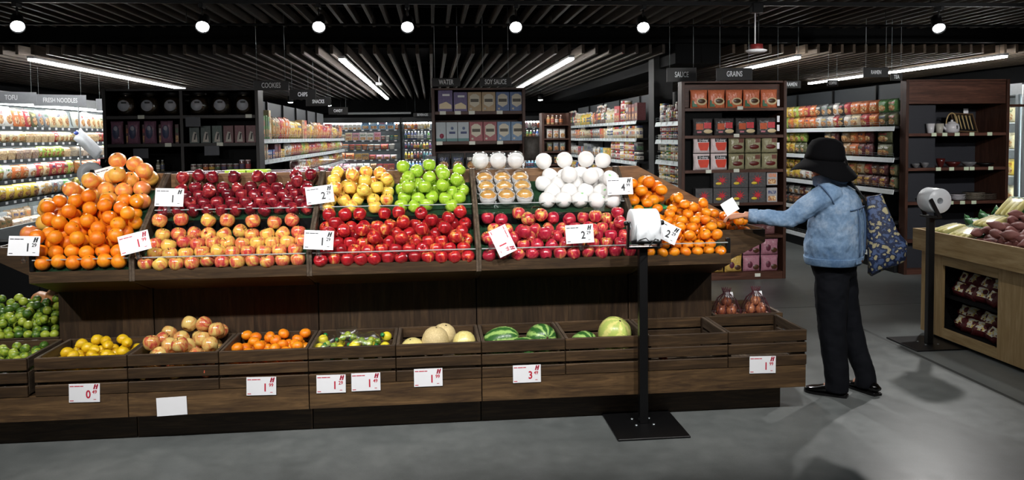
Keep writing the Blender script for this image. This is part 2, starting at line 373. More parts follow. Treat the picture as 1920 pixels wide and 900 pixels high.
# ================================================================== the produce island
YP, YL, YU, YK = 4.84, 4.52, 4.86, 5.2       # panel, lower lip, upper lip, back board
MODX = [-2.185, -1.65, -.696, .255, 1.205, 1.745]
def divider(x, th=.03):
    return MB().prism([(YP, .775), (YL, .872), (YL, 1.005), (YL + .03, 1.03), (5.14, 1.435), (5.215, 1.435), (5.215, .775)], 0, x - th / 2, x + th / 2)
ZL0, ZL1 = .908, 1.10      # lower tray front / back height
ZU0, ZU1 = 1.165, 1.345     # upper tray front / back height
modlab = ['left end module of the dark wood fruit display, heaped with oranges', 'display module with dark red apples above and pink-yellow apples below', 'display module with green apples above and red apples below',
          'display module with foam-wrapped pears above and pink apples below', 'right end module of the dark wood display, holding mandarins']
for k in range(5):
    x0, x1 = MODX[k], MODX[k + 1]; g = .003
    t = thing('produce_display_module', modlab[k], 'display stand', ((x0 + x1) / 2, YP, 0), 'modules of the dark wood fruit display'); c = (x0 + x1) / 2; I = T(-c, -YP, 0)
    end = k in (0, 4); sgn = -1 if k == 0 else 1
    px0, px1 = (x0 - .44 if k == 0 else x0), (x1 + .31 if k == 4 else x1)
    MB().b2(px0 + g, px1 - g, 4.52, 4.56, 0, .155, M=I).build('plinth_board', M_wood, t)
    MB().b2(px0 + g, px1 - g, 4.561, 5.2, .10, .155, M=I).build('plinth_deck', M_wood, t)
    n = 3 if end else 5; w = (x1 - x0 - 2 * g) / n
    for j in range(n):
        MB().b2(x0 + g + j * w, x0 + g + (j + 1) * w - .0007, YP, YP + .02 , .157, .79, M=I).build('panel_board', M_woodz, t)
    MB().b2(x0 + g, x1 - g, YP + .021, 5.2, .157, .78, M=I).build('core', M_woodz, t)
    # slanted fascia and low front lip
    MB().prism([(YP - .002, .765), (YL, .875), (YL, .936), (YL + .014, .936), (YL + .014, .90), (YP + .02, .79)], 0, x0 + (.016 if k else 0), x1 - (.016 if k < 4 else 0), M=I).build('fascia', M_wood, t)
    MB().prism([(YL + .016, ZL0 - .012), (YL + .016, ZL0), (YU, ZL1), (YU, ZL1 - .012)], 0, x0 + .016, x1 - .016, M=I).build('tray_mat', M_mat, t)
    xa, xb = x0 + .018, x1 - .018
    MB().b2(xa, xb, YL + .004, YL + .008, .937, .998, M=I).build('acrylic_front', M_acr, t)
    MB().b2(xa, xb, YL + .002, YL + .010, .998, 1.003, M=I).build('acrylic_top_edge', M_edge, t)
    if not end:
        MB().prism([(YU + .012, ZU0 - .012), (YU + .012, ZU0), (YK - .02, ZU1), (YK - .02, ZU1 - .012)], 0, xa, xb, M=I).build('tray_mat', M_mat, t)
        MB().b2(xa, xb, YU + .006, YU + .012, 1.10, ZU0, M=I).build('riser_board', M_blackm, t)
        MB().b2(xa, xb, YU, YU + .004, 1.15, 1.228, M=I).build('acrylic_front', M_acr, t)
        MB().b2(xa, xb, YU - .002, YU + .006, 1.228, 1.233, M=I).build('acrylic_top_edge', M_edge, t)
        MB().b2(x0 + .016, x1 - .016, YK - .018, YK, .80, 1.43, M=I).build('back_board', M_backb, t)
    else:
        xe = x0 - .34 if k == 0 else x1 + .36       # end bin lip
        # ridge board across the end, dropping outwards
        xi = x1 - .02 if k == 0 else x0 + .02
        MB().prism([(xi, .80), (xi, 1.435), (xi + sgn * .13, 1.435), (xe, 1.03), (xe, .93), (x0 if k == 0 else x1, .775)], 1, YK - .018, YK, M=I).build('ridge_board', M_backb, t)
        xq = x0 if k == 0 else x1
        MB().prism([(xq, .778), (xe, .95), (xe, 1.03), (xq, 1.03)], 1, YP + .03, YP + .05, M=I).build('end_bin_cheek', M_wood, t)
        MB().prism([(xq, .80), (xe, .94), (xe, 1.035), (xe - sgn * .015, 1.035), (xe - sgn * .015, .955), (xq, .83)], 1, YP + .051, 5.9, M=I).build('end_bin_trough', M_wood, t)
        MB().b2(x0 + g, x1 - g, 5.201, 5.9, .157, .78, M=I).build('core', M_woodz, t)
        # corner bracket
        MB().cbox(((x0 + .012) if k == 0 else (x1 - .012), YL + .02, .98), (.024, .03, .09), .004, M=I).build('corner_bracket', M_black, t)
    for xs, use in ((x0, k > 0), (x1, False)):
        if use:
            MB().prism([(YP, .775), (YL, .872), (YL, 1.005), (YL + .03, 1.03), (5.14, 1.435), (5.215, 1.435), (5.215, .775)], 0, xs, xs + .0145, M=I).build('divider', M_woody, t)
    if k < 4: MB().prism([(YP, .775), (YL, .872), (YL, 1.005), (YL + .03, 1.03), (5.14, 1.435), (5.215, 1.435), (5.215, .775)], 0, x1 - .0145, x1 - .0015, M=I).build('divider', M_woody, t)
    # ledge board under the crates
    MB().b2(px0 + g + (.03 if k == 0 else 0), px1 - g + (.1 if k == 4 else 0), 4.40, 4.43, .156, .285, M=I).build('ledge_board', M_board, t)
    MB().b2(px0 + g, px1 - g + (.1 if k == 4 else 0), 4.431, 4.835, .265, .285, M=I).build('crate_deck', M_wood, t)
    for q in (px0 + .05, px1 - .08): MB().b2(q, q + .03, 4.56, 4.83, .157, .264, M=I).build('deck_bearer', M_wood, t)
# rear half of the island, mostly hidden
for x0, x1, l in ((-1.64, -.2, 'left'), (-.19, 1.2, 'right')):
    t = thing('rear_display_bin', 'rear bin of the dark wood display, behind the %s apple bins' % l, 'display stand', ((x0 + x1) / 2, 5.23, 0)); I = T(-(x0 + x1) / 2, -5.23, 0)
    MB().b2(x0, x1, 5.23, 5.85, 0, .8, M=I).build('base', M_wood, t)
    MB().prism([(5.22, .81), (5.22, 1.36), (5.25, 1.36), (6.05, 1.05), (6.1, .95), (5.9, .81)], 0, x0, x1, M=I).build('bin_body', M_wood, t)

# ------------------------------------------------------------------ crates
CW = .476; CX0 = -2.124
pl_f = {}
def plank_mesh(w, d, h, mat):
    k = (round(w, 4), round(d, 4), round(h, 4), mat.name)
    if k not in pl_f: pl_f[k] = MB().cbox((0, 0, 0), (w, d, h), .003).mesh('plank', mat)
    return pl_f[k]
def crate(xc, y0, lab, gx=.004, depth=.425, z0=.286, rot=0, floor_z=.36, slot_front=False, w=None):
    w = w or CW - gx
    t = thing('wooden_crate', lab, 'crate', (xc, y0, z0), 'slatted wooden crates along the display', rot)
    def P(x, y, z, a, b, c, m=M_wood, nm='plank'): return obj(nm, plank_mesh(a, b, c, m), t, T(x, y, z))
    for zz, h in ((.176, .064), (.105, .058), (.031, .060)):
        if slot_front and zz == .105:
            P(-w * .36, .009, zz, w * .28, .018, h + .012); P(w * .38, .009, zz, w * .24, .018, h + .012)
        else: P(0, .009, zz, w, .018, h + (.012 if slot_front else 0))
    for s in (-1, 1):
        P(s * (w / 2 - .009), depth / 2, .178, .018, depth - .04, .06, M_woody); P(s * (w / 2 - .009), depth / 2, .07, .018, depth - .04, .125, M_woody)
        P(s * (w / 2 - .013), .03, .104, .022, .022, .203, M_woodz, 'corner_post'); P(s * (w / 2 - .013), depth - .032, .104, .022, .022, .203, M_woodz, 'corner_post')
    for zz, h in ((.176, .064), (.105, .058), (.031, .060)): P(0, depth - .009, zz, w, .018, h)
    P(0, depth / 2, floor_z - z0 - .008, w - .05, depth - .07, .012, M_woody, 'bottom_board')
    return t
cl = ['crate of lemons, leftmost whole crate in the front row', 'crate heaped with large yellow-red apples', 'crate of small oranges beside the apple crate', 'crate of bagged limes and lemon bottles', 'crate of tan and yellow melons',
      'crate with striped watermelons, left of the black bag stand', 'crate with pale yellow-green melons behind the black bag stand pole', 'nearly empty crate just right of the bag stand pole', 'empty crate at the right end of the front row']
CRX = [CX0 + CW * (k + .5) for k in range(9)]
for k in range(9): crate(CRX[k], 4.40, 'dark slatted ' + cl[k], floor_z=(.31 if k == 7 else .30 if k == 8 else .335))
crate(-2.395, 4.40, 'dark crate of limes cut off by the left edge of the picture', floor_z=.36)
crate(-2.44, 4.845, 'dark crate heaped with limes behind, with a hand slot in its front', slot_front=True, floor_z=.36, w=.5)
crate(1.99, 4.845, 'dark crate holding net bags of onions at the right end', floor_z=.40, w=.45)
# dark panels added for shade and a neighbouring island's base, behind the left end
nb_ = thing('dark_shade_panels', 'dark panels for shade and the base of another display behind the left end crates', 'display stand', (-3.1, 5.95, 0))
for k in range(4): MB().cbox((-.75 + .42 * k, 0, .47), (.416, .03, .94), .003).build('panel_board', M_blackm, nb_)
MB().b2(-.96, .72, .016, .3, 0, .92).build('carcass', M_blackm, nb_)

# ================================================================== fruit
def fruit_mat(name, stops, scale=(.55, .55, .22), spots=0, rough=.2, bump=0, bscale=120, base_rand=.34, spec=.5, speck='#e9d9a0', detail=5, grad=None, coat=.5):
    t = NT(name); v = t.coord('Object', scale, 14.0)
    n = t.noise(v, 3.2, detail, .6, .6)
    oi = t.N('ShaderNodeObjectInfo')
    n = t.math('MULTIPLY_ADD', n, 1.7, -.35)
    f = t.math('ADD', n, t.math('MULTIPLY_ADD', oi.outputs['Random'], base_rand, -base_rand / 2))
    if grad:
        tc = t.N('ShaderNodeTexCoord'); sp = t.N('ShaderNodeSeparateXYZ', i_0=tc.outputs['Generated'])
        k = t.math('SUBTRACT', sp.outputs[2], .5); k = t.math('ABSOLUTE', k); f = t.math('SUBTRACT', f, t.math('MULTIPLY', k, grad))
    col = t.ramp(f, stops)
    if spots:
        vo = t.N('ShaderNodeTexVoronoi', i_Scale=float(spots)); t.put(vo.inputs['Vector'], t.coord('Object'))
        s_ = t.math('LESS_THAN', vo.outputs['Distance'], .16); col = t.mix(t.math('MULTIPLY', s_, .55), col, lin(speck))
    t.set(col=col, rough=rough, spec=spec, coat=coat, coatr=.12)
    if bump: t.bump(t.noise(t.coord('Object'), bscale, 2), bump, .002)
    return t.m
M_stem = plain('brown_stem', '#3b2a17', .8); M_calyx = plain('green_brown_calyx', '#4b4a22', .8); M_stick = plain('fruit_sticker', '#f2f2f4', .35, var=.02)
APP = [(0, -.66), (.12, -.72), (.32, -.82), (.52, -.80), (.76, -.6), (.93, -.25), (1.0, .1), (.97, .42), (.83, .7), (.6, .86), (.38, .88), (.2, .78), (.08, .6), (0, .55)]
def lob(k, amt): return lambda r, z, a: (r * (1 + amt * math.cos(5 * a) * max(0, -z)), z + (amt * .9 * math.cos(5 * a) * r if z < -.5 else 0))
def apple_mesh(nm, mat, tall=1.0, lobes=.03, taper=0):
    pr = [(r * (1 - taper * max(0, .3 - z) * .35), z * tall) for r, z in APP]
    return MB().lathe(pr, 20, fx=lob(5, lobes)).mesh(nm, mat)
STEM = MB().tube([(0, 0, .55), (.02, 0, .8), (.08, .02, 1.05)], [.05, .04, .055], 6).mesh('stem', M_stem)
STK = MB().lathe([(0, .012), (.14, .012), (.15, 0)], 10).mesh('sticker', M_stick)
MA_red = fruit_mat('apple_skin_scarlet', [(.06, '#d9a050'), (.2, '#c8402f'), (.38, '#b01725'), (.72, '#86101c')], spots=26, grad=.25)
MA_dark = fruit_mat('apple_skin_crimson', [(.1, '#b8443c'), (.32, '#8f1a2a'), (.58, '#6a0f20'), (.85, '#420916')], spots=24, grad=.2)
MA_fuji = fruit_mat('apple_skin_pink_yellow', [(.3, '#e6c05c'), (.46, '#e0a058'), (.62, '#d4694c'), (.85, '#b92f3e')], grad=.1, base_rand=.34)
MA_pink = fruit_mat('apple_skin_rose', [(.10, '#dcb658'), (.24, '#d0604f'), (.42, '#bb2740'), (.75, '#96152f')], spots=22, grad=.22, base_rand=.36)
MA_gala = fruit_mat('apple_skin_gold', [(.4, '#ecd25c'), (.58, '#e8bd55'), (.74, '#df8648'), (.9, '#cc4b38')], grad=.06, base_rand=.3)
MA_green = fruit_mat('apple_skin_green', [(.3, '#a9c83c'), (.55, '#8fbb2c'), (.75, '#b6cf58')], spots=24, speck='#dfe8a8', base_rand=.2)
MA_yel = fruit_mat('apple_skin_blush', [(.36, '#e0c274'), (.55, '#d9a25e'), (.72, '#cd6a4a'), (.9, '#b43a3c')], base_rand=.36)
MO_or = fruit_mat('orange_peel', [(.25, '#f59c1e'), (.55, '#f48616'), (.8, '#ea741a')], bump=.3, bscale=34, rough=.36, base_rand=.4, coat=.1)
MO_gf = fruit_mat('grapefruit_peel', [(.3, '#f6bd55'), (.5, '#f5ac4e'), (.7, '#ee8a50')], bump=.25, bscale=32, rough=.36, base_rand=.5, coat=.1)
MO_ma = fruit_mat('mandarin_peel', [(.3, '#f59a1c'), (.55, '#f08610'), (.75, '#e5741a')], bump=.3, bscale=34, rough=.36, base_rand=.35, coat=.15)
MO_pe = fruit_mat('persimmon_skin', [(.3, '#ee8a1e'), (.55, '#ea7a18'), (.75, '#d9661c')], rough=.3)
MO_le = fruit_mat('lemon_peel', [(.3, '#f0c81e'), (.6, '#e8bb14'), (.8, '#d8a80e')], bump=.35, bscale=30, rough=.4)
MO_li = fruit_mat('lime_peel', [(.28, '#a8b83c'), (.5, '#7f9e2c'), (.72, '#3f6420')], bump=.3, bscale=30, rough=.4, base_rand=.8)
_o = [(0, -.93), (.1, -.97), (.25, -.955)] + [(math.sin(a), -math.cos(a)) for a in np.linspace(.42, math.pi - .34, 10)] + [(.16, .955), (.06, .93), (0, .90)]
def orange_mesh(nm, mat, flat=1.0): return MB().lathe([(r, z * flat) for r, z in _o], 20, fx=lambda r, z, a: (r * (1 + .012 * math.sin(3 * a + 1)), z)).mesh(nm, mat)
BTN = MB().lathe([(0, .97), (.05, .965), (.085, .945), (.09, .9)], 8, fx=lambda r, z, a: (r * (1 + .3 * math.cos(5 * a)), z)).mesh('stem_button', M_calyx)
CAL = MB()
for q in range(4):
    a = q * math.pi / 2
    CAL.add([tuple(RZ(a) @ Vector(p)) for p in ((0, 0, .84), (.12, -.2, .8), (.42, -.16, .76), (.52, 0, .70), (.42, .16, .76), (.12, .2, .8), (.25, 0, .84))], [(0, 1, 6), (1, 2, 6), (2, 3, 6), (3, 4, 6), (4, 5, 6), (5, 0, 6)])
CAL.tube([(0, 0, .8), (0, 0, .95)], .06, 6); CAL = CAL.mesh('calyx', M_calyx)
LEM = MB().lathe([(0, -1.28), (.12, -1.24), (.2, -1.12), (.42, -.98), (.72, -.7), (.93, -.3), (1, .05), (.93, .4), (.72, .75), (.45, .98), (.28, 1.08), (.12, 1.12), (0, 1.12)], 16).mesh('lemon', MO_le)
LIM = MB().lathe([(0, -1.12), (.1, -1.1), (.35, -.96), (.7, -.7), (.93, -.3), (1, .05), (.93, .4), (.7, .72), (.4, .95), (.12, 1.06), (0, 1.06)], 16).mesh('lime', MO_li)
FR_ = {  # kind: (name, mesh, part, part name, category)
    'red': ('apple', apple_mesh('apple_scarlet', MA_red), STEM, 'stem', 'apple'), 'dark': ('apple', apple_mesh('apple_crimson', MA_dark, 1.1, .06, .5), STEM, 'stem', 'apple'),
    'fuji': ('apple', apple_mesh('apple_pink_yellow', MA_fuji, .97), STEM, 'stem', 'apple'), 'pink': ('apple', apple_mesh('apple_rose', MA_pink, 1.0, .02, .25), STEM, 'stem', 'apple'),
    'gala': ('apple', apple_mesh('apple_gold', MA_gala), STEM, 'stem', 'apple'), 'green': ('apple', apple_mesh('apple_green', MA_green), STEM, 'stem', 'apple'), 'yel': ('apple', apple_mesh('apple_blush', MA_yel, .98), STEM, 'stem', 'apple'),
    'orange': ('orange', orange_mesh('orange', MO_or), BTN, 'stem_button', 'orange'), 'gf': ('grapefruit', orange_mesh('grapefruit', MO_gf, .93), BTN, 'stem_button', 'grapefruit'),
    'mand': ('mandarin', orange_mesh('mandarin', MO_ma, .82), BTN, 'stem_button', 'mandarin'), 'pers': ('persimmon', orange_mesh('persimmon', MO_pe, .78), CAL, 'calyx', 'persimmon'),
    'lemon': ('lemon', LEM, None, None, 'lemon'), 'lime': ('lime', LIM, None, None, 'lime')}
def put_fruit(kind, p, r, lab, group, tilt=.6, rng=rnd, sticker=.12, lie=False):
    nm, me, pm, pn, cat = FR_[kind]
    az = rng.uniform(0, 2 * math.pi); tl = rng.gauss(0, tilt) if not lie else math.pi / 2 + rng.gauss(0, .15)
    M = T(*p) @ RZ(az) @ RX(tl) @ RZ(rng.uniform(0, 6)) @ SC(r * rng.uniform(.96, 1.0))
    o = obj(nm, me, None, M); tag(o, lab, cat, group)
    if pm is not None: obj(pn, pm, o)
    if rng.random() < sticker and pm is not None:
        a = rng.uniform(0, 6.28); b = rng.uniform(.9, 1.5)
        n = Vector((math.sin(b) * math.cos(a), math.sin(b) * math.sin(a), math.cos(b)))
        k = {'dark': 1.0, 'mand': .97}.get(kind, 1.0); rad = .985
        obj('sticker', STK, o, T(*(n * rad)) @ n.to_track_quat('Z', 'Y').to_matrix().to_4x4())
    return o
def pack(dom, surf, r, seed, n2=0, layers_h=.8, inside=None, sp=1.0, vert=.9):
    """spheres packed on the surface z = surf(x, y) over the box dom, then n2 more in the hollows"""
    rs = np.random.RandomState(seed); x0, x1, y0, y1 = dom; d = 2 * r * sp
    e = .01
    sl = abs(surf((x0 + x1) / 2, (y0 + y1) / 2 + e) - surf((x0 + x1) / 2, (y0 + y1) / 2 - e)) / (2 * e)
    st = d / math.sqrt(1 + sl * sl); pts = []
    row = 0; y = y0 + r * .9
    while y < y1 - r * .2:
        nc = max(1, math.ceil((x1 - x0 - 2 * r) / d - .15)); stp = (x1 - x0 - 2 * r) / nc; x = x0 + r + (row % 2) * stp / 2
        while x < x1 - r * .7: pts.append((x, y)); x += stp
        y += st * .9; row += 1
    P = np.array(pts); P += rs.normal(0, r * .16, P.shape)
    def lift(P):
        out = []
        for x, y in P:
            gx = (surf(x + e, y) - surf(x - e, y)) / (2 * e); gy = (surf(x, y + e) - surf(x, y - e)) / (2 * e)
            n = np.array([-gx, -gy, 1.]); n /= np.linalg.norm(n); out.append(np.array([x, y, surf(x, y)]) + n * r * vert)
        return np.array(out)
    for it in range(50):
        Q = lift(P); D = Q[:, None] - Q[None]; L = np.sqrt((D ** 2).sum(-1)) + 1e-9; np.fill_diagonal(L, 9)
        ov = np.clip(d - L, 0, None); mv = (D / L[..., None] * ov[..., None] * .3).sum(1)
        P += mv[:, :2]; P[:, 0] = np.clip(P[:, 0], x0 + r, x1 - r); P[:, 1] = np.clip(P[:, 1], y0 + r * .7, y1)
    Q = lift(P); keep = []
    for i in range(len(Q)):
        if inside and not inside(*P[i]): continue
        if all(np.linalg.norm(Q[i] - Q[j]) > d * .9 for j in keep): keep.append(i)
    Q = [Q[i] for i in keep]; base = list(Q)
    for k in range(n2):
        best = None
        for c in range(60):
            x = rs.uniform(x0 + r, x1 - r); y = rs.uniform(y0 + r, y1 - r * .5)
            if inside and not inside(x, y): continue
            z = surf(x, y) + r
            for q in Q:
                dd = (q[0] - x) ** 2 + (q[1] - y) ** 2
                if dd < d * d: z = max(z, q[2] + math.sqrt(d * d - dd))
            hgt = z - surf(x, y)
            if best is None or hgt < best[0]: best = (hgt, x, y, z)
        if best and best[0] < r * 4.2: Q.append(np.array(best[1:]))
    return Q
def fill(kind, dom, surf, r, seed, lab, group, n2=0, pick=None, **kw):
    rg = random.Random(seed)
    tl = kw.pop('tilt', .6); sk = kw.pop('sticker', .12); lie = kw.pop('lie', False)
    Q = pack(dom, surf, r, seed, n2, **kw)
    for q in Q:
        kk, rr, ll, gg = (kind, r, lab, group) if pick is None else pick(q, rg)
        fx_ = (q[0] - dom[0]) / (dom[1] - dom[0]); fy_ = (q[1] - dom[2]) / (dom[3] - dom[2])
        ps = ('front', 'middle', 'back')[min(2, int(fy_ * 3))] + ' row ' + ('far left', 'left', 'centre', 'right', 'far right')[max(0, min(4, int(fx_ * 5)))]
        put_fruit(kk, q, rr, ll + ', ' + ps, gg, tl, rg, sk, lie)
    return Q
lowS = lambda x, y: ZL0 + (y - YL - .016) * (ZL1 - ZL0) / (YU - YL - .016)
upS = lambda x, y: ZU0 + (y - YU - .012) * (ZU1 - ZU0) / (YK - YU - .032)
def lowd(k, a=0, b=0): return (MODX[k] + .022 + a, MODX[k + 1] - .022 - b, YL + .012, YU - .03)
def upd(k, a=0, b=0): return (MODX[k] + .022 + a, MODX[k + 1] - .022 - b, YU + .016, YK - .06)
fill('dark', upd(1), upS, .041, 11, 'dark red apple in the upper bin', 'dark red apples in the upper bin', n2=11)
fill('fuji', lowd(1), lowS, .044, 12, 'pink-yellow apple in the bin below the dark red ones', 'pink-yellow apples in the lower bin', n2=7, tilt=.5)
xm = (MODX[2] + MODX[3]) / 2
fill('gala', (MODX[2] + .022, xm - .02, YU + .016, YK - .06), upS, .042, 13, 'golden apple beside the green apples', 'golden apples in the upper bin', n2=14)
fill('green', (xm - .015, MODX[3] - .022, YU + .016, YK - .06), upS, .043, 14, 'green apple in the upper bin', 'green apples in the upper bin', n2=12)
fill('red', lowd(2), lowS, .0405, 15, 'scarlet apple in the bin below the green ones', 'scarlet apples in the lower bin', n2=20, sticker=.25)
fill('pink', lowd(3), lowS, .0415, 16, 'rose-red apple in the bin below the white pears', 'rose-red apples in the lower bin', n2=16)
# right end: mandarins in two tiers
xr0, xr1 = MODX[4] + .022, MODX[5] + .02
def rS(x, y): return lowS(x, y) + max(0, (y - 4.9)) * .25
fill('mand', (xr0, MODX[5] - .02, YL + .012, YU - .0), lowS, .035, 21, 'mandarin in the lower right bin', 'mandarins in the lower right bin', n2=34)
shelf_t = thing('mandarin_step_tray', 'green-lined step tray holding the upper mandarins at the right end', 'tray', (MODX[4] + .18, 5.0, 1.17))
MB().b2(-.155, .12, -.09, .16, 0, .012).build('green_liner', plain('bright_green_liner', '#1f8a4a', .7), shelf_t)
MB().b2(-.155, .12, -.085, -.075, -.09, -.001).build('riser', M_wood, shelf_t)
MB().b2(-.155, .12, .16, .17, -.39, .06).build('rear_support', M_wood, shelf_t)
fill('mand', (xr0, MODX[4] + .30, 4.93, 5.16), lambda x, y: 1.182 + (y - 4.93) * .12, .042, 22, 'mandarin on the green-lined step', 'mandarins on the green step', n2=8)
# slope of mandarins and persimmons running out to the end bin
def endS(x, y): return max(.95, 1.16 - max(0, x - 1.5) * .30)
end_b = thing('end_bin_filler', 'dark board carrying the outer mandarins at the right end', 'board', (1.7, 5.02, .9))
MB().prism([(1.36 - 1.7, .10), (1.36 - 1.7, .225), (1.5 - 1.7, .215), (2.08 - 1.7, .045), (2.08 - 1.7, .03)], 1, -.13, .15).build('slope_board', M_wood, end_b)
fill('mand', (1.52, 2.08, 4.90, 5.17), lambda x, y: 1.125 - max(0, x - 1.5) * .293, .035, 23, 'mandarin on the end slope by the shopper', 'mandarins on the end slope', n2=22,
     pick=lambda q, rg: ('pers', .037, 'persimmon with dark calyx near the shopper', 'persimmons among the mandarins') if rg.random() < .16 else ('mand', .035, 'mandarin on the end slope by the shopper', 'mandarins on the end slope'))
# left end: heap of oranges with grapefruit on top
def heapS(x, y):
    zf = .918 + (y - YL) * .71; zl = 1.395 + (x + 1.86) * .66
    return min(zf, zl, 1.335)
hb = MB(); nx, ny = 22, 16; gx = np.linspace(-2.5, -1.672, nx); gy = np.linspace(YL + .02, 5.17, ny)
vv = [(x, y, heapS(x, y) - .004) for y in gy for x in gx]; nb = len(vv); vv += [(x, y, .80 if x > -2.17 else .84 - (x + 2.17) * .4 + .0) for y in gy for x in gx]
ff = []
okc = lambda i, j: not (gx[i] < -2.2 and gy[j] < 4.9)
for j in range(ny - 1):
    for i in range(nx - 1):
        if okc(i, j): a = j * nx + i; ff.append((a, a + 1, a + nx + 1, a + nx))
hm = thing('heap_liner', 'green liner under the heap of oranges at the left end', 'liner')
hmo = MB().add(vv[:nb], ff).build('liner_sheet', M_mat, hm)
sd_ = hmo.modifiers.new('thick', 'SOLIDIFY'); sd_.thickness = .006; sd_.offset = -1
OL = [('orange', .041, 'deep orange orange in the left heap', 'oranges heaped at the left end'), ('gf', .052, 'big pale grapefruit in the left heap', 'grapefruit on top of the left heap')]
def lin_(x, y): return not (x < -2.19 and y < 4.93)
fill('orange', (-2.48, -1.68, YL + .014, 4.90), heapS, .0425, 31, *OL[0][2:], n2=60, inside=lin_, pick=lambda q, rg: OL[0], sticker=.1)
fill('gf', (-2.42, -1.68, 4.93, 5.16), heapS, .051, 32, *OL[1][2:], n2=13, inside=lin_, pick=lambda q, rg: OL[1], sticker=.1, layers_h=1)
for p in ((-1.86, 5.06, 1.475), (-1.76, 5.08, 1.455), (-1.93, 5.0, 1.42), (-1.82, 4.99, 1.40), (-1.815, 5.09, 1.545)):
    pass
# ------------------------------------------------------------------ crate contents
flat = lambda z: (lambda x, y: z)
def cd_(k, f=.02): return (CRX[k] - CW / 2 + f, CRX[k] + CW / 2 - f, 4.40 + .022, 4.80)
tiltf = lambda z, s: (lambda x, y: z + (y - 4.6) * s)
fill('lemon', cd_(0, .03), tiltf(.395, .12), .030, 41, 'yellow lemon in the leftmost whole crate', 'lemons in the crate', n2=16, lie=True, sp=1.1)
fill('yel', cd_(1, .03), tiltf(.37, .2), .047, 42, 'large blushed yellow apple in a crate', 'large apples in the crate', n2=16, tilt=1.0)
fill('mand', cd_(2, .03), tiltf(.385, .1), .034, 43, 'small orange in the crate beside the apple crate', 'small oranges in the crate', n2=18)
fill('lime', (-2.61, -2.18, 4.425, 4.80), flat(.40), .026, 44, 'green lime in the crate cut off by the left edge', 'limes in the front left crate', n2=20, lie=True, sp=1.08)
fill('lime', (-2.66, -2.21, 4.88, 5.16), tiltf(.36, .42), .026, 45, 'green lime heaped in the rear left crate', 'limes in the rear left crate', n2=95, lie=True, sp=1.05)
# melons
MM_tan = fruit_mat('netted_melon_rind', [(.3, '#c9b482'), (.55, '#d6c08c'), (.75, '#e0cfa0')], bump=.7, bscale=26, rough=.6, coat=0, scale=(3, 3, 3))
MM_yel = fruit_mat('honeydew_rind', [(.3, '#d8c878'), (.55, '#ddd08a'), (.8, '#e8dfa4')], rough=.4, scale=(2, 2, 2))
def stripe_mat(name, a, b, n, blur=.5, dark=.55):
    t = NT(name); tc = t.N('ShaderNodeTexCoord'); sp = t.N('ShaderNodeSeparateXYZ', i_0=tc.outputs['Object'])
    an = t.math('ARCTAN2', sp.outputs[1], sp.outputs[0]); nz = t.noise(t.coord('Object', (1, 1, 1)), 3.5, 5, .7)
    w = t.math('SINE', t.math('ADD', t.math('MULTIPLY', an, float(n)), t.math('MULTIPLY', nz, 6.0)))
    f = t.math('ADD', t.math('MULTIPLY_ADD', w, .35, .5), t.math('MULTIPLY_ADD', t.noise(t.coord('Object'), 12, 4), blur, -blur / 2))
    t.set(col=t.ramp(f, [(.25, a), (dark, b), (.8, b)]), rough=.32, coat=.2); return t.m
MM_wm = stripe_mat('watermelon_rind', '#9bc06a', '#33622c', 9); MM_wp = stripe_mat('pale_melon_rind', '#e2dd86', '#b9c96a', 7)
def melon(me_mat, p, s, lab, nm, rot=(0, 0, 0), grp=None):
    o = obj(nm, MB().lathe([(0, -1.0), (.2, -.99), (.5, -.9), (.8, -.62), (.96, -.25), (1, .1), (.94, .42), (.78, .7), (.5, .9), (.2, .975), (0, .96)], 28).mesh(nm, me_mat), None, T(*p) @ Euler(rot).to_matrix().to_4x4() @ SC(*s))
    tag(o, lab, 'melon', grp); obj('stem_scar', MB().lathe([(0, 1.0), (.05, .995), (.08, .97)], 8).mesh('stem_scar', M_stem), o); return o
c = CRX[4]
melon(MM_tan, (c - .02, 4.50, .475), (.077, .077, .09), 'tall tan netted melon standing in the middle of the melon crate', 'netted_melon', (.1, .1, 0))
melon(MM_tan, (c + .03, 4.65, .465), (.072, .072, .082), 'tan melon partly hidden behind the tall one', 'netted_melon', (.3, .2, 0))
melon(MM_yel, (c - .145, 4.50, .43), (.07, .07, .075), 'pale yellow melon at the left of the melon crate', 'honeydew_melon', (.2, -.2, 0))
melon(MM_yel, (c + .145, 4.52, .445), (.068, .068, .085), 'pale yellow melon at the right of the melon crate', 'honeydew_melon', (-.2, .1, 0))
c = CRX[5]
melon(MM_wm, (c - .115, 4.57, .45), (.082, .082, .115), 'oval striped watermelon lying at the left of its crate', 'watermelon', (1.3, 0, 1.2))
melon(MM_wm, (c + .01, 4.485, .42), (.07, .07, .09), 'low pale striped watermelon between two others', 'watermelon', (1.4, 0, .9))
melon(MM_wm, (c + .125, 4.60, .445), (.09, .09, .098), 'round dark striped watermelon with its end facing out', 'watermelon', (1.25, .3, .2))
c = CRX[6]
melon(MM_wm, (c - .11, 4.52, .42), (.082, .082, .09), 'striped watermelon sunk low beside the pale melon', 'watermelon', (1.2, 0, .5))
melon(MM_wp, (c + .085, 4.58, .465), (.098, .098, .10), 'big pale yellow striped melon behind the bag stand pole', 'striped_melon', (.4, .3, 0))
melon(MM_wp, (c + .10, 4.475, .42), (.062, .062, .07), 'second pale yellow melon in front of the big one', 'striped_melon', (.5, 0, .4))
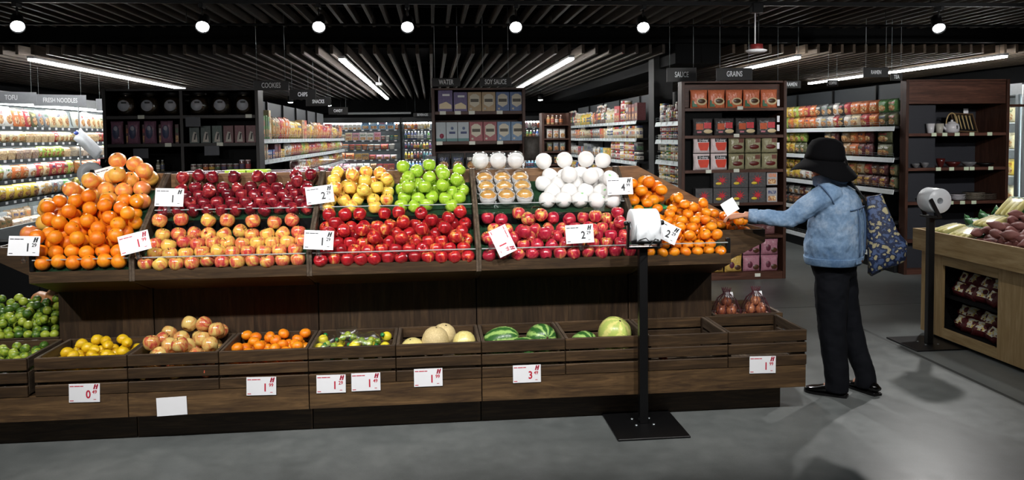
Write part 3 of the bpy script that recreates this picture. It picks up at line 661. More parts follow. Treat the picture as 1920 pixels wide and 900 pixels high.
# bagged limes and lemon juice bottles
M_lb = plain('lemon_bottle_plastic', '#e4d23a', .35); M_gc = plain('green_cap_plastic', '#1f7a3c', .4); M_film = clear('clear_film', (.98, .99, .99), .03, .25)
rg = random.Random(5); c = CRX[3]
LBm = MB().lathe([(0, -1), (.5, -.92), (.9, -.5), (1, 0), (.85, .5), (.45, .9), (.3, 1.0), (.3, 1.15)], 14).mesh('lemon_bottle', M_lb); LBc = MB().lathe([(.36, 1.1), (.4, 1.15), (.4, 1.5), (.3, 1.6), (0, 1.6)], 12).mesh('cap', M_gc)
for k in range(15):
    x = c - .19 + (k % 5) * .092 + rg.uniform(-.01, .01); y = 4.46 + (k // 5) * .11 + rg.uniform(-.01, .01)
    z = .405 + rg.uniform(0, .03) + (k // 5) * .02
    o = tag(obj('lemon_juice_bottle', LBm, None, T(x, y, z) @ RZ(rg.uniform(0, 6)) @ RX(1.2 + rg.uniform(-.3, .3)) @ SC(.030)), 'small lemon-shaped juice bottle with green cap in the crate', 'bottle', 'lemon juice bottles in the crate'); obj('cap', LBc, o)
PB = MB()
def pillow(w, h, d, nu=8, nv=6, crimp=.06, wr=0, seed=1):
    r_ = random.Random(seed); mb = MB(); vs_ = []; fs = []
    for s in (-1, 1):
        for j in range(nv + 1):
            for i in range(nu + 1):
                u = i / nu * 2 - 1; v = j / nv * 2 - 1
                b = max(0, (1 - abs(u) ** 3.0)) ** .5 * max(0, (1 - abs(v) ** 2.6)) ** .55
                pin = 1 - .05 * (1 - abs(v)) * abs(u) if abs(v) < 1 else 1
                vs_.append((u * w / 2 * (1 - .04 * (1 - v * v)), s * (d / 2 * b * (1 + wr * r_.uniform(-1, 1)) + .0006), (v + 1) * h / 2))
        o = 0 if s < 0 else (nu + 1) * (nv + 1)
        for j in range(nv):
            for i in range(nu):
                a = o + j * (nu + 1) + i; q = (a, a + 1, a + nu + 2, a + nu + 1); fs.append(q if s < 0 else q[::-1])
    n = (nu + 1) * (nv + 1); per = [i for i in range(nu + 1)] + [j * (nu + 1) + nu for j in range(1, nv + 1)] + [nv * (nu + 1) + i for i in range(nu - 1, -1, -1)] + [j * (nu + 1) for j in range(nv - 1, 0, -1)]
    for k in range(len(per)): a, b = per[k], per[(k + 1) % len(per)]; fs.append((b, a, a + n, b + n))
    mb.add(vs_, fs, 0, None, True); return mb
fm = pillow(.13, .12, .06, wr=.25, seed=3).mesh('film_bag', M_film)
for k, (dx, dy, a) in enumerate(((-.13, .1, .5), (.02, .12, -.3), (.13, .1, .8), (-.04, .2, .2))):
    o = tag(obj('lime_net_bag', fm, None, T(c + dx, 4.42 + dy, .445 + .008 * k) @ RZ(a) @ RX(-1.1)), 'clear film bag of limes lying among the lemon bottles', 'bag', 'film bags of limes in the crate')
    for q in range(3): obj('lime', LIM, o, T(-.03 + .03 * q, 0, .035 + .025 * (q % 2)) @ RY(.5 + q) @ SC(.019))
# scraps in the nearly empty crate
for x, y, w, l in ((CRX[7] - .12, 4.5, .05, 'orange paper scrap in the nearly empty crate'), (CRX[7] + .02, 4.56, .06, 'crumpled white paper scrap in the nearly empty crate')):
    mb = MB(); nn = 6
    vs_ = [(w * (i / nn - .5), w * .6 * (j / 3 - .5), .012 * math.sin(i * 1.9 + j)) for j in range(4) for i in range(nn + 1)]
    mb.add(vs_, [(j * 7 + i, j * 7 + i + 1, j * 7 + i + 8, j * 7 + i + 7) for j in range(3) for i in range(nn)])
    o = mb.build('paper_scrap', plain('orange_paper', '#c9682a', .8) if 'orange' in l else M_card, None, T(x, y, .331)); tag(o, l, 'paper'); q = o.modifiers.new('t', 'SOLIDIFY'); q.thickness = .002
# butternut squash, onions with leaves behind the limes
M_sq = plain('squash_skin', '#c98a55', .5, var=.18, scale=14); M_leek = plain('leek_leaf', '#6d8a56', .6, var=.4, scale=40)
SQ = MB().lathe([(0, -1), (.5, -.95), (.85, -.65), (.95, -.3), (.8, .1), (.62, .5), (.6, .9), (.5, 1.3), (.25, 1.45), (0, 1.45)], 18).mesh('squash', M_sq)
for k, (x, y, z, ry, l) in enumerate(((-2.36, 5.25, .66, 1.2, 'upper butternut squash behind the limes'), (-2.27, 5.30, .73, 1.05, 'butternut squash leaning right against the dark panel'), (-2.46, 5.27, .63, 1.4, 'lower butternut squash at the left of the pile'))):
    o = tag(obj('butternut_squash', SQ, None, T(x, y, z) @ RZ(-.3) @ RY(ry) @ SC(.075)), l, 'squash')
    obj('stem', MB().tube([(0, 0, 1.42), (.05, 0, 1.7)], [.16, .1], 7).mesh('stem', M_stem), o)
lk = thing('leek_bundle', 'bunch of green leek leaves standing behind the squash', 'leek', (-2.30, 5.55, .45))
for k in range(9):
    a = rg.uniform(-.3, .3); MB().tube([(.02 * (k - 4), 0, 0), (.022 * (k - 4) + a * .1, .01, .25), (.03 * (k - 4) + a * .3, .02, .5)], [.013, .011, .005], 6).build('leaf', M_leek, lk)
sb = thing('rear_end_crate', 'dark stand under the squash at the left end', 'stand', (-2.42, 5.40, 0)); MB().b2(-.22, .22, -.22, .35, 0, .45).build('box', M_wood, sb); MB().b2(-.22, .22, -.22, .0, .45, .585).build('step', M_wood, sb)
# onion net bags at the right end
M_on = fruit_mat('onion_skin', [(.3, '#8a4a34'), (.55, '#b06a48'), (.8, '#c98a62')], rough=.4, scale=(9, 9, 2)); M_net = plain('purple_net', '#4a1420', .6)
ON = MB().lathe([(0, -.85), (.3, -.82), (.7, -.6), (.97, -.1), (.9, .35), (.6, .68), (.25, .85), (.12, 1.05), (.05, 1.2), (0, 1.2)], 14).mesh('onion', M_on)
for b, (bx, by, bz, l, nn) in enumerate(((1.885, 4.96, .412, 'left net bag of brown onions in the right end crate', 12), (2.085, 4.97, .412, 'right net bag of brown onions with a white tag', 12))):
    t = thing('onion_bag', l, 'onion bag', (bx, by, bz))
    cs = []
    for k in range(nn):
        lv = 0 if k < 6 else 1 if k < 7 else 2 if k < 11 else 3; r_, zz = ((.064, .034), (0, .034), (.046, .090), (0, .138))[lv]; a = (k * 1.047, 0, k * 1.57 + .4, 0)[lv]; p = Vector((r_ * math.cos(a), r_ * math.sin(a), zz))
        obj('onion', ON, t, T(*p) @ Euler((rg.uniform(-1, 1), rg.uniform(-1, 1), 0)).to_matrix().to_4x4() @ SC(.036))
    nt = MB()
    prf = [(.02, .0), (.088, .01), (.1, .04), (.088, .10), (.06, .16), (.02, .195), (.03, .23)]
    for k in range(14):
        for s in (-1, 1): nt.tube([(r_ * math.cos(k * .449 + s * i * .22), r_ * math.sin(k * .449 + s * i * .22), z_) for i, (r_, z_) in enumerate(prf)], .0016, 4)
    nt.build('net', M_net, t)
    MB().cbox((.02, -.07, .17), (.05, .002, .035), .0005).build('tag', M_card, t, RX(-.4))

# ================================================================== foam-wrapped pears
M_foam = plain('white_foam_net', '#f3f1ee', .75, var=.05, scale=60, bump=.5)
MP = fruit_mat('asian_pear_skin', [(.3, '#d9a24a'), (.55, '#e0b060'), (.8, '#c98a3c')], rough=.5, scale=(12, 12, 12), coat=0)
PEAR = MB().lathe([(0, -.75), (.2, -.83), (.5, -.84), (.8, -.6), (.97, -.2), (1, .15), (.9, .5), (.65, .78), (.35, .86), (.15, .8), (0, .7)], 20).mesh('asian_pear', MP)
def foam_mesh(cut, nm='foam_net', ruff=.05, full=False):
    pr = [(0, -.9), (.3, -.92), (.62, -.82), (.9, -.5), (1.04, -.1), (1.06, .2)] + ([(.95, .6), (.7, .87), (.4, .98), (.15, 1.02), (0, 1.0)] if full else [(1.02, cut), (1.07, cut + .02), (1.09, cut - .03)])
    mb = MB().lathe(pr, 40, fx=lambda r, z, a: (r * (1 + .02 * math.sin(20 * a)), z + (ruff * math.sin(9 * a) if (not full and z >= cut - .05) else 0)))
    return mb.mesh(nm, M_foam)
FOAMH = foam_mesh(.42); FOAMF = foam_mesh(0, 'foam_wrap', 0, True)
M_clam = clear('clamshell_plastic', (.97, .98, .99), .10, .12)
def clam_pack(x, y, z, ang, lab, full):
    t = thing('pear_clamshell', lab, 'fruit pack', M=T(x, y, z) @ RX(ang), group='clear clamshell packs of pears')
    mb = MB(); w, d, h = .345, .115, .05
    mb.rings([[(sx * (w / 2 - i) , sy * (d / 2 - i), zz) for sx, sy in ((-1, -1), (1, -1), (1, 1), (-1, 1))] for zz, i in ((0, .012), (h, 0), (h, -.006))], cap=False, smooth=False)
    mb.add([(-w / 2 + .012, -d / 2 + .012, 0), (w / 2 - .012, -d / 2 + .012, 0), (w / 2 - .012, d / 2 - .012, 0), (-w / 2 + .012, d / 2 - .012, 0)], [(3, 2, 1, 0)])
    mb.build('tray', M_clam, t)
    lid = MB()
    for k in (-1, 0, 1): lid.lathe([(.058, .05), (.056, .075), (.045, .1), (.025, .112), (0, .115)], 18, M=T(k * .115, 0, 0))
    lid.build('lid', M_clam, t)
    for k in (-1, 0, 1):
        o = tag(obj('asian_pear', PEAR, None, T(x, y, z) @ RX(ang) @ T(k * .115, 0, .052) @ RZ(k * 2.1) @ SC(.049)),
                'tan pear in a white foam cup inside a clamshell pack' if not full else 'foam-wrapped pear in the topmost clamshell pack', 'pear', 'pears in clamshells' if not full else 'pears in the top clamshell')
        obj('foam_net', FOAMF if full else FOAMH, o, SC(1.02))
x = MODX[3] + .20
clam_pack(x, 4.945, 1.215, .42, 'front clamshell of three tan pears at the upper acrylic edge', False)
clam_pack(x - .005, 5.03, 1.265, .42, 'second clamshell of three tan pears from the front', False)
clam_pack(x - .01, 5.115, 1.315, .42, 'third clamshell of three tan pears from the front', False)
clam_pack(x - .03, 5.16, 1.43, .1, 'topmost clamshell of white foam-wrapped pears above the back board', True)
for a, b in ((x + .035, 4.93),):
    pass
FOAM_LBL = 'white foam-wrapped pear heaped beside the clamshell packs'
M_gst = plain('green_sticker', '#8fd08a', .5)
Q = pack((MODX[3] + .40, MODX[4] - .03, YU + .02, YK - .02), upS, .052, 61, n2=7)
for q in Q:
    o = tag(obj('asian_pear', PEAR, None, T(*q) @ Euler((rnd.uniform(-.6, .6), rnd.uniform(-.6, .6), rnd.uniform(0, 6))).to_matrix().to_4x4() @ SC(.049)), FOAM_LBL + (', on top' if q[2] - upS(q[0], q[1]) > .08 else '') + (', left part' if q[0] < .8 else ', right part') + (' front' if q[1] < 5.0 else ' back'), 'pear', 'foam-wrapped pears in the upper bin')
    obj('foam_wrap', FOAMF, o, SC(1.02))
    if rnd.random() < .3: obj('sticker', MB().lathe([(0, 1.13), (.2, 1.1), (.22, 1.08)], 10).mesh('sticker', M_gst), o, RX(1.1))

# ================================================================== price cards
M_logo = plain('maroon_ink', '#a81f3c', .5)
def card(p, price, lab, red=False, roll=0, lean=-.18, yaw=0, w=.162, h=.106, clip=True, blank=False, grp='price cards'):
    t = thing('price_card', lab, 'price card', M=T(*p) @ RZ(yaw) @ RX(lean) @ RY(roll), group=grp)
    MB().cbox((0, 0, 0), (w, .0016, h), .0004).build('card', M_card, t)
    if blank: return t
    ink = M_red if red else M_ink; lg = M_logo if red else M_ink
    F = T(0, -.0012, 0) @ RX(math.pi / 2)
    a, b = price.split()
    obj('price_numeral', text_mesh(a, ink, .060, .85, .0003, .0014), t, F @ T(.020, -.010, 0))
    if b != '-': obj('price_cents', text_mesh(b, ink, .027, .9, .0003, .0006), t, F @ T(.052, .004, 0))
    m = MB()                                     # slanted two-bar mark in the corner
    for dx in (0, .012): m.prism([(.045 + dx, .020), (.053 + dx, .020), (.060 + dx, .046), (.052 + dx, .046)], 1, -.0016, -.0009)
    m.prism([(.050, .030), (.064, .034), (.065, .039), (.051, .035)], 1, -.0016, -.0009)
    m.build('corner_mark', lg, t)
    m = MB()
    for k, (x0, ww) in enumerate(((-.074, .020), (-.051, .028), (-.021, .016))): m.b2(x0, x0 + ww, -.0014, -.0009, .034, .0385)
    m.b2(-.074, -.055, -.0014, -.0009, -.043, -.039); m.b2(.047, .06, -.0014, -.0009, -.037, -.034)
    m.build('printed_lines', ink, t)
    if clip:
        c_ = MB(); c_.cbox((0, .003, -h / 2 - .008), (.022, .006, .03), .002); c_.cbox((.004, .004, -h / 2 - .03), (.03, .008, .018), .003); c_.tube([(0, .004, -h / 2 - .02), (.01, .012, -h / 2 - .035), (0, .02, -h / 2 - .03)], .003, 6)
        c_.build('clip', M_clip, t)
UP = [((-2.193, 4.50, 1.083), '1 29', 'white price card 1 29 at the left end of the orange heap', 0, .04, 0), ((-1.617, 4.485, 1.088), '1 99', 'tilted white price card with red 1 99 between oranges and pink-yellow apples', 1, -.24, 0),
      ((-1.538, 4.835, 1.307), '1 -', 'white price card in front of the dark red apples', 0, .04, 0), ((-2.014, 5.235, 1.43), '1 -', 'white price card behind the orange heap, turned sideways', 0, -.28, .35),
      ((-.672, 4.835, 1.306), '2 29', 'white price card 2 29 between dark red and golden apples', 0, -.12, 0), ((-.635, 4.485, 1.078), '1 29', 'white price card 1 29 at the left of the scarlet apples', 0, .06, 0),
      ((.389, 4.475, 1.049), '1 99', 'price card with red 1 99 turned almost on its side', 1, 1.15, 0), ((.832, 4.475, 1.078), '2 29', 'white price card 2 29 in front of the rose-red apples', 0, -.04, 0),
      ((1.154, 4.835, 1.324), '4 99', 'white price card 4 99 beside the foam-wrapped pears', 0, -.02, 0), ((1.335, 4.475, 1.082), '2 29', 'tilted price card 2 29 in front of the mandarins', 0, .47, 0)]
for p, pr, l, red, roll, yaw in UP: card(p, pr, l, bool(red), roll, yaw=yaw)
LOW = [((-1.87, 4.396, .299), '0 49', 'price card with red 0 49 on the lemon crate', .02), ((-1.423, 4.396, .206), None, 'blank white card on the ledge under the apple crate', -.03), ((-.949, 4.396, .296), '1 99', 'price card with red 1 99 under the small orange crate', .02),
       ((-.575, 4.396, .292), '1 29', 'price card with red 1 29 under the bagged lime crate', .01), ((-.386, 4.396, .295), '1 49', 'price card with red 1 49 right of the 1 29 card', 0), ((-.043, 4.396, .305), '1 99', 'price card with red 1 99 on the melon crate', .0),
       ((.51, 4.396, .303), '3 49', 'price card with red 3 49 on the watermelon crate', .0), ((1.889, 4.396, .298), '1 99', 'price card with red 1 99 on the right end crate', .02)]
for p, pr, l, roll in LOW: card(p, pr or '1 00', l, True, roll, lean=-.02, w=.158, h=.1, clip=False, blank=pr is None)

# ================================================================== plastic bag stands
M_roll = plain('plastic_bag_roll', '#dfe3e6', .3, var=.05); M_core = plain('roll_end', '#d6dade', .45, var=.05)
def bag_stand(x, y, lab, axis, ztop, px=0, py=0):
    t = thing('bag_stand', lab, 'bag stand', (x, y, 0), 'black stands with plastic bag rolls')
    MB().cbox((0, 0, .0055), (.40, .41, .011), .002).build('base_plate', M_black, t)
    for a in ((-.05, -.04), (.05, -.04), (-.05, .06), (.05, .06)): MB().lathe([(0, .016), (.006, .015), (.008, .011)], 8, M=T(px + a[0], py + a[1], 0)).build('bolt', M_steel, t)
    MB().cbox((px, py, ztop / 2), (.048, .045, ztop - .02), .003).build('pole', M_black, t)
    R = RZ(0) if axis == 'X' else RZ(math.pi / 2); Bm = T(px, py, ztop) @ R
    MB().cbox((0, 0, -.01), (.19, .06, .012), .003).build('bracket', M_black, t, Bm)
    for s in (-1, 1):
        MB().cbox((s * .088, -.01, .065), (.012, .03, .16), .003).build('arm', M_black, t, Bm @ RX(.18 if axis == 'X' else -.5))
        if axis == 'X': MB().lathe([(0, .012), (.012, .01), (.014, 0), (.012, -.01), (0, -.012)], 12, M=RY(math.pi / 2)).build('knob', M_black, t, Bm @ T(s * .102, -.03, .13))
    rc = Bm @ T(0, -.02 if axis == 'X' else -.025, .115)
    MB().lathe([(.024, -.075), (.09, -.075), (.094, -.07), (.094, .07), (.09, .075), (.024, .075), (.024, -.075)], 36, M=RY(math.pi / 2)).build('bag_roll', [M_roll], t, rc)
    # loose end of the film, hanging at the front
    if axis == 'X':
        vs_ = []; n = 8
        for j in range(n + 1):
            for i in range(9): vs_.append((-.066 + .0165 * i, -.098 - .012 * math.sin(j / n * 3.1) - .006 * math.sin(i * 1.7 + j), .02 - j / n * .10))
        o = MB().add(vs_, [(j * 9 + i, j * 9 + i + 1, j * 9 + i + 10, j * 9 + i + 9) for j in range(n) for i in range(8)], 0, None, True).build('loose_bag', M_roll, t, rc)
        q = o.modifiers.new('t', 'SOLIDIFY'); q.thickness = .001
        MB().tube([(-.06, -.10, -.07), (-.02, -.125, -.055), (0, -.13, -.075), (.0, -.12, -.1), (.03, -.13, -.06), (.06, -.10, -.07)], .003, 6).build('wire_hook', M_black, t, rc)
        MB().cbox((0, -.06, -.085), (.17, .012, .02), .003).build('front_bar', M_black, t, rc)
    return t
bag_stand(1.165, 4.315, 'black stand with a white plastic bag roll in front of the fruit display', 'X', 1.02, 0, .03)
bag_stand(3.77, 5.73, 'black stand with a white plastic bag roll beside the light wood table', 'Y', 1.0, .01, -.02)

# ================================================================== light wood table on the right
M_lw = wood('light_oak', '#8e744c', '#a98e62', '#bea57a', 'Y', .5, .12); M_lwz = wood('light_oak_upright', '#8e744c', '#a68b60', '#baa178', 'Z', .5, .12)
tb = thing('produce_table', 'light wood produce table at the right, with an open shelf in its side', 'table', (3.94, 6.06, 0)); I = T(-3.94, -6.06, 0)
x0, x1, y0, y1 = 3.88, 5.25, 3.3, 6.09
MB().b2(x0, x0 + .025, y0, y1, .69, .857, M=I).build('rim_board', M_lw, tb); MB().b2(x1 - .025, x1, y0, y1, .69, .857, M=I).build('rim_board', M_lw, tb)
MB().b2(x0 + .026, x1 - .026, y1 - .025, y1, .69, .857, M=I).build('rim_board', M_lw, tb); MB().b2(x0 + .026, x1 - .026, y0, y0 + .025, .69, .857, M=I).build('rim_board', M_lw, tb)
MB().b2(x0 + .026, x1 - .026, y0 + .026, y1 - .026, .70, .73, M=I).build('table_deck', M_lw, tb)
bx = 3.94
MB().b2(bx, bx + .02, 5.79, 6.06, .03, .688, M=I).build('side_panel', M_lwz, tb); MB().b2(bx, bx + .02, 3.4, 5.18, .03, .688, M=I).build('side_panel', M_lwz, tb)
MB().b2(bx, bx + .02, 5.181, 5.789, .60, .688, M=I).build('top_rail', M_lw, tb); MB().b2(bx, bx + .02, 5.181, 5.789, .03, .105, M=I).build('bottom_rail', M_lw, tb)
MB().b2(bx + .021, 5.19, 6.04, 6.06, .03, .688, M=I).build('end_panel', M_lwz, tb); MB().b2(5.17, 5.19, 3.4, 6.039, .03, .688, M=I).build('far_side_panel', M_lwz, tb)
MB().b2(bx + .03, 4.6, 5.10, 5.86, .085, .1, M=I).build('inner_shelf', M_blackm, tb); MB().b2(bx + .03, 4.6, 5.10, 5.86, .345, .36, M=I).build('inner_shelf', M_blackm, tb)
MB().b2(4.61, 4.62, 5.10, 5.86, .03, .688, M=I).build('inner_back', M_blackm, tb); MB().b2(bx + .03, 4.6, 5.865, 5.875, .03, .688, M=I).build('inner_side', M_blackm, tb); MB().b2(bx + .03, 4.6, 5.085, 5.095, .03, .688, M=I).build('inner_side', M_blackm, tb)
for yy in (3.6, 4.9, 5.95): MB().lathe([(0, 0), (.025, 0), (.025, .01), (.012, .012), (.012, .03), (0, .03)], 12, M=I @ T(bx + .06, yy, 0)).build('foot', M_steel, tb)
# red net bags with printed labels
M_rn = plain('red_mesh_bag', '#5a1418', .55, var=.35, scale=90, bump=.8)
t = NT('printed_bag_label'); tc = t.N('ShaderNodeTexCoord'); v = t.coord('Generated', (3, 1, 3))
t.set(col=t.ramp(t.noise(v, 1.6, 2), [(.35, '#d9d7c8'), (.52, '#e6e2cf'), (.56, '#d8b93a'), (.7, '#e0cf8a'), (.74, '#4a63a0')]), rough=.4); M_bl = t.m
NB = pillow(.16, .12, .10, 8, 6, wr=.3, seed=9); NBm = NB.mesh('net_bag', M_rn)
LBl = MB(); vs_ = []
for j in range(4):
    for i in range(6): u = i / 5 * 2 - 1; vs_.append((u * .05, -.052 + .020 * u * u - .003 * math.sin(j * 2), .03 + j * .024))
LBl.add(vs_, [(j * 6 + i, j * 6 + i + 1, j * 6 + i + 7, j * 6 + i + 6) for j in range(3) for i in range(5)], 0, None, True); LBm_ = LBl.mesh('label', M_bl)
rg = random.Random(3)
for sh, (zz, nn) in enumerate(((.361, 10), (.101, 9))):
    for k in range(nn):
        lay = k % 2; yy = 5.72 - (k // 2) * .115 + lay * .02
        o = tag(obj('potato_net_bag', NBm, None, T(4.035 + lay * .05 + rg.uniform(-.01, .01), yy, zz + .004 + lay * .075) @ RZ(-math.pi / 2 + rg.uniform(-.35, .35)) @ RX(-.35 - rg.uniform(0, .3))),
                'dark red net bag, %s table shelf, %s layer, %s' % (('upper', 'lower')[sh], ('bottom', 'top')[lay], ('far end', 'second', 'middle', 'fourth', 'near end')[k // 2]), 'net bag', 'red net bags on the %s table shelf' % ('upper', 'lower')[sh])
        obj('label', LBm_, o, T(rg.uniform(-.02, .02), 0, 0))
        MB().tube([(.078, 0, .06), (.1, .01, .065), (.115, -.01, .05)], [.014, .008, .003], 6).build('tied_end', M_rn, o)
# bed, corn packs, sweet potatoes
bd = thing('sloped_bed', 'dark sloped bed inside the light wood table', 'tray', (4.5, 5.1, .731))
MB().prism([(-.58, 0), (.70, 0), (.70, .34), (.5, .34), (-.58, .02)], 1, -1.6, .93).build('bed', M_blackm, bd)
bedS = lambda x: .755 + max(0, min(1, (x - 3.92) / 1.08)) * .315
M_corn = plain('pale_corn', '#efe08c', .5, var=.2, scale=160, bump=.7); M_gtray = plain('green_foam_tray', '#2f7d3c', .5)
CORN = MB().lathe([(0, 0), (.6, .01), (.95, .1), (1, .5), (.92, .85), (.6, .97), (0, 1)], 14).mesh('corn_cob', M_corn)
def corn_pack(p, yaw, pit, n, lab, s=1.0):
    M0 = T(*p) @ RZ(yaw) @ RX(pit)
    t = thing('corn_pack', lab, 'corn pack', M=M0)
    w, L, h = .05 * n + .03, .24, .03
    mb = MB(); mb.rings([[(sx * (w / 2 - i), sy * (L / 2 - i), zz) for sx, sy in ((-1, -1), (1, -1), (1, 1), (-1, 1))] for zz, i in ((0, .02), (h, 0), (h, .006), (.006, .024))], smooth=False); mb.build('tray', M_gtray, t)
    for k in range(n): obj('corn_cob', CORN, t, T(-.05 * (n - 1) / 2 + .05 * k, -.10, .035) @ RX(-math.pi / 2) @ SC(.025, .025, .2))
    fmb = MB(); N = 10; vs_ = []
    for j in range(7):
        for i in range(N + 1): u = i / N * 2 - 1; vs_.append((u * (w / 2 + .004), (j / 6 - .5) * L * 1.02, .03 + .034 * (1 - u ** 4) * (1 - abs(j / 3 - 1) ** 5) + .003 * math.sin(i * 2.3 + j)))
    fmb.add(vs_, [(j * (N + 1) + i, j * (N + 1) + i + 1, (j + 1) * (N + 1) + i + 1, (j + 1) * (N + 1) + i) for j in range(6) for i in range(N)], 0, None, True); fmb.build('wrap_film', M_film, t)
    return t
corn_pack((4.05, 5.66, .825), -1.35, .32, 4, 'green tray of peeled corn at the front left of the table')
corn_pack((4.30, 5.72, .905), -1.5, .3, 4, 'white-wrapped tray of corn behind the front tray')
corn_pack((4.54, 5.80, 1.01), -1.45, .75, 4, 'tray of corn leaning upright at the back of the table')
corn_pack((4.10, 5.93, .83), -1.55, .25, 3, 'green tray of corn beside the bag roll')
M_swp = fruit_mat('sweet_potato_skin', [(.3, '#8a5650'), (.5, '#9a665e'), (.7, '#784a4a')], rough=.6, bump=.5, bscale=60, scale=(5, 5, 5), coat=0)
SWP = MB().lathe([(0, -2.0), (.12, -1.9), (.36, -1.45), (.75, -.75), (.96, 0), (.9, .55), (.62, 1.2), (.28, 1.7), (.1, 1.95), (0, 2.0)], 14, fx=lambda r, z, a: (r * (1 + .08 * math.sin(2 * a + z * 2)), z)).mesh('sweet_potato', M_swp)
rs = random.Random(8); placed = []
def swp(x, y, z, lab='purple-brown sweet potato heaped on the light wood table'):
    tag(obj('sweet_potato', SWP, None, T(x, y, z) @ RZ(rs.uniform(0, 3.1)) @ RX(math.pi / 2 + rs.uniform(-.35, .35)) @ SC(.037 * rs.uniform(.85, 1.1))), lab, 'sweet potato', 'sweet potatoes on the table')
Q = pack((3.92, 4.95, 4.72, 5.62), lambda x, y: bedS(x), .043, 71, n2=70, inside=lambda x, y: y < 5.50 + (x - 3.92) * .12)
for q in Q: swp(*q, 'purple-brown sweet potato, %s %s part of the heap on the table' % ('near' if q[1] < 5.0 else 'middle' if q[1] < 5.3 else 'far', 'left' if q[0] < 4.25 else 'central' if q[0] < 4.6 else 'right'))
# produce at the far end of the table
M_lf = plain('dark_green_leaves', '#2c6a35', .5, var=.4, scale=60)
for k in range(6):
    o = tag(obj('greens_pack', pillow(.11, .10, .05, wr=.25, seed=20 + k).mesh('greens_pack', M_lf), None, T(4.34 + .12 * (k % 3), 5.95 + .06 * (k // 3), .87 + .03 * (k % 3)) @ RX(-.9) @ RZ(.3 * k)), 'green wrapped produce pack at the far end of the table', 'produce pack', 'green packs on the table')
    obj('label', MB().b2(-.03, .03, -.029, -.027, .03, .06).mesh('label', M_card), o)

# ================================================================== clamshells and grape bags showing over the back of the display
M_pl = clear('lilac_plastic_lid', (.95, .93, 1), .2, .2); M_grp = plain('red_grapes', '#8a1f3a', .3, var=.4, scale=80); M_lime = plain('lime_green_rim', '#a8cf3a', .4)
def clambox(x, y, z, w, d, h, lab, rim=None):
    t = thing('berry_box', lab, 'fruit box', (x, y, z), 'plastic berry boxes behind the display')
    MB().rings([[(sx * (w / 2 - i), sy * (d / 2 - i), zz) for sx, sy in ((-1, -1), (1, -1), (1, 1), (-1, 1))] for zz, i in ((0, .01), (h, 0))], smooth=False).build('tray', M_pl, t)
    MB().cbox((0, 0, h + .006), (w + .01, d + .01, .012), .004).build('lid', M_pl, t)
    b = MB(); r_ = random.Random(int(x * 100))
    for k in range(10): b.lathe([(0, -1), (.7, -.7), (1, 0), (.7, .7), (0, 1)], 8, M=T(r_.uniform(-w / 2 + .02, w / 2 - .02), r_.uniform(-d / 2 + .02, d / 2 - .02), h * .55) @ SC(.014))
    o = b.build('berries', M_grp, t); o['kind'] = 'stuff'
    if rim: MB().rings([[(sx * (w / 2 + i), sy * (d / 2 + i), zz) for sx, sy in ((-1, -1), (1, -1), (1, 1), (-1, 1))] for zz, i in ((h + .001, .008), (h + .016, .008), (h + .018, -.008), (h + .001, -.004))], smooth=False, closed=True).build('rim', M_lime, t)
for k, x in enumerate((-1.52, -1.39, -1.26, -1.13, -1.0, -.88)):
    lab = ('lilac plastic berry box' if k not in (2, 3) else 'berry box with a lime green rim') + (', %s of the row behind the dark red apples' % ('first', 'second', 'third', 'fourth', 'fifth', 'last')[k])
    clambox(x, 5.33, 1.372, .12, .11, .055, lab, k in (2, 3))
for k, (x, w) in enumerate(((-.92, .17), (-.75, .17), (-.60, .16))):
    t = thing('grape_bag', ('left', 'middle', 'right')[k] + ' clear bag of red grapes behind the display', 'grape bag', (x + .05, 5.46, 1.36), 'bags of red grapes behind the display')
    pillow(w, .14, .08, wr=.3, seed=50 + k).build('bag_film', M_film, t)
    b = MB(); r_ = random.Random(k)
    for q in range(26): b.lathe([(0, -1), (.7, -.7), (1, 0), (.7, .7), (0, 1)], 8, M=T(r_.uniform(-w / 2 + .025, w / 2 - .025), r_.uniform(-.015, .015), r_.uniform(.015, .085)) @ SC(.013))
    b.build('grapes', M_grp, t)['kind'] = 'stuff'

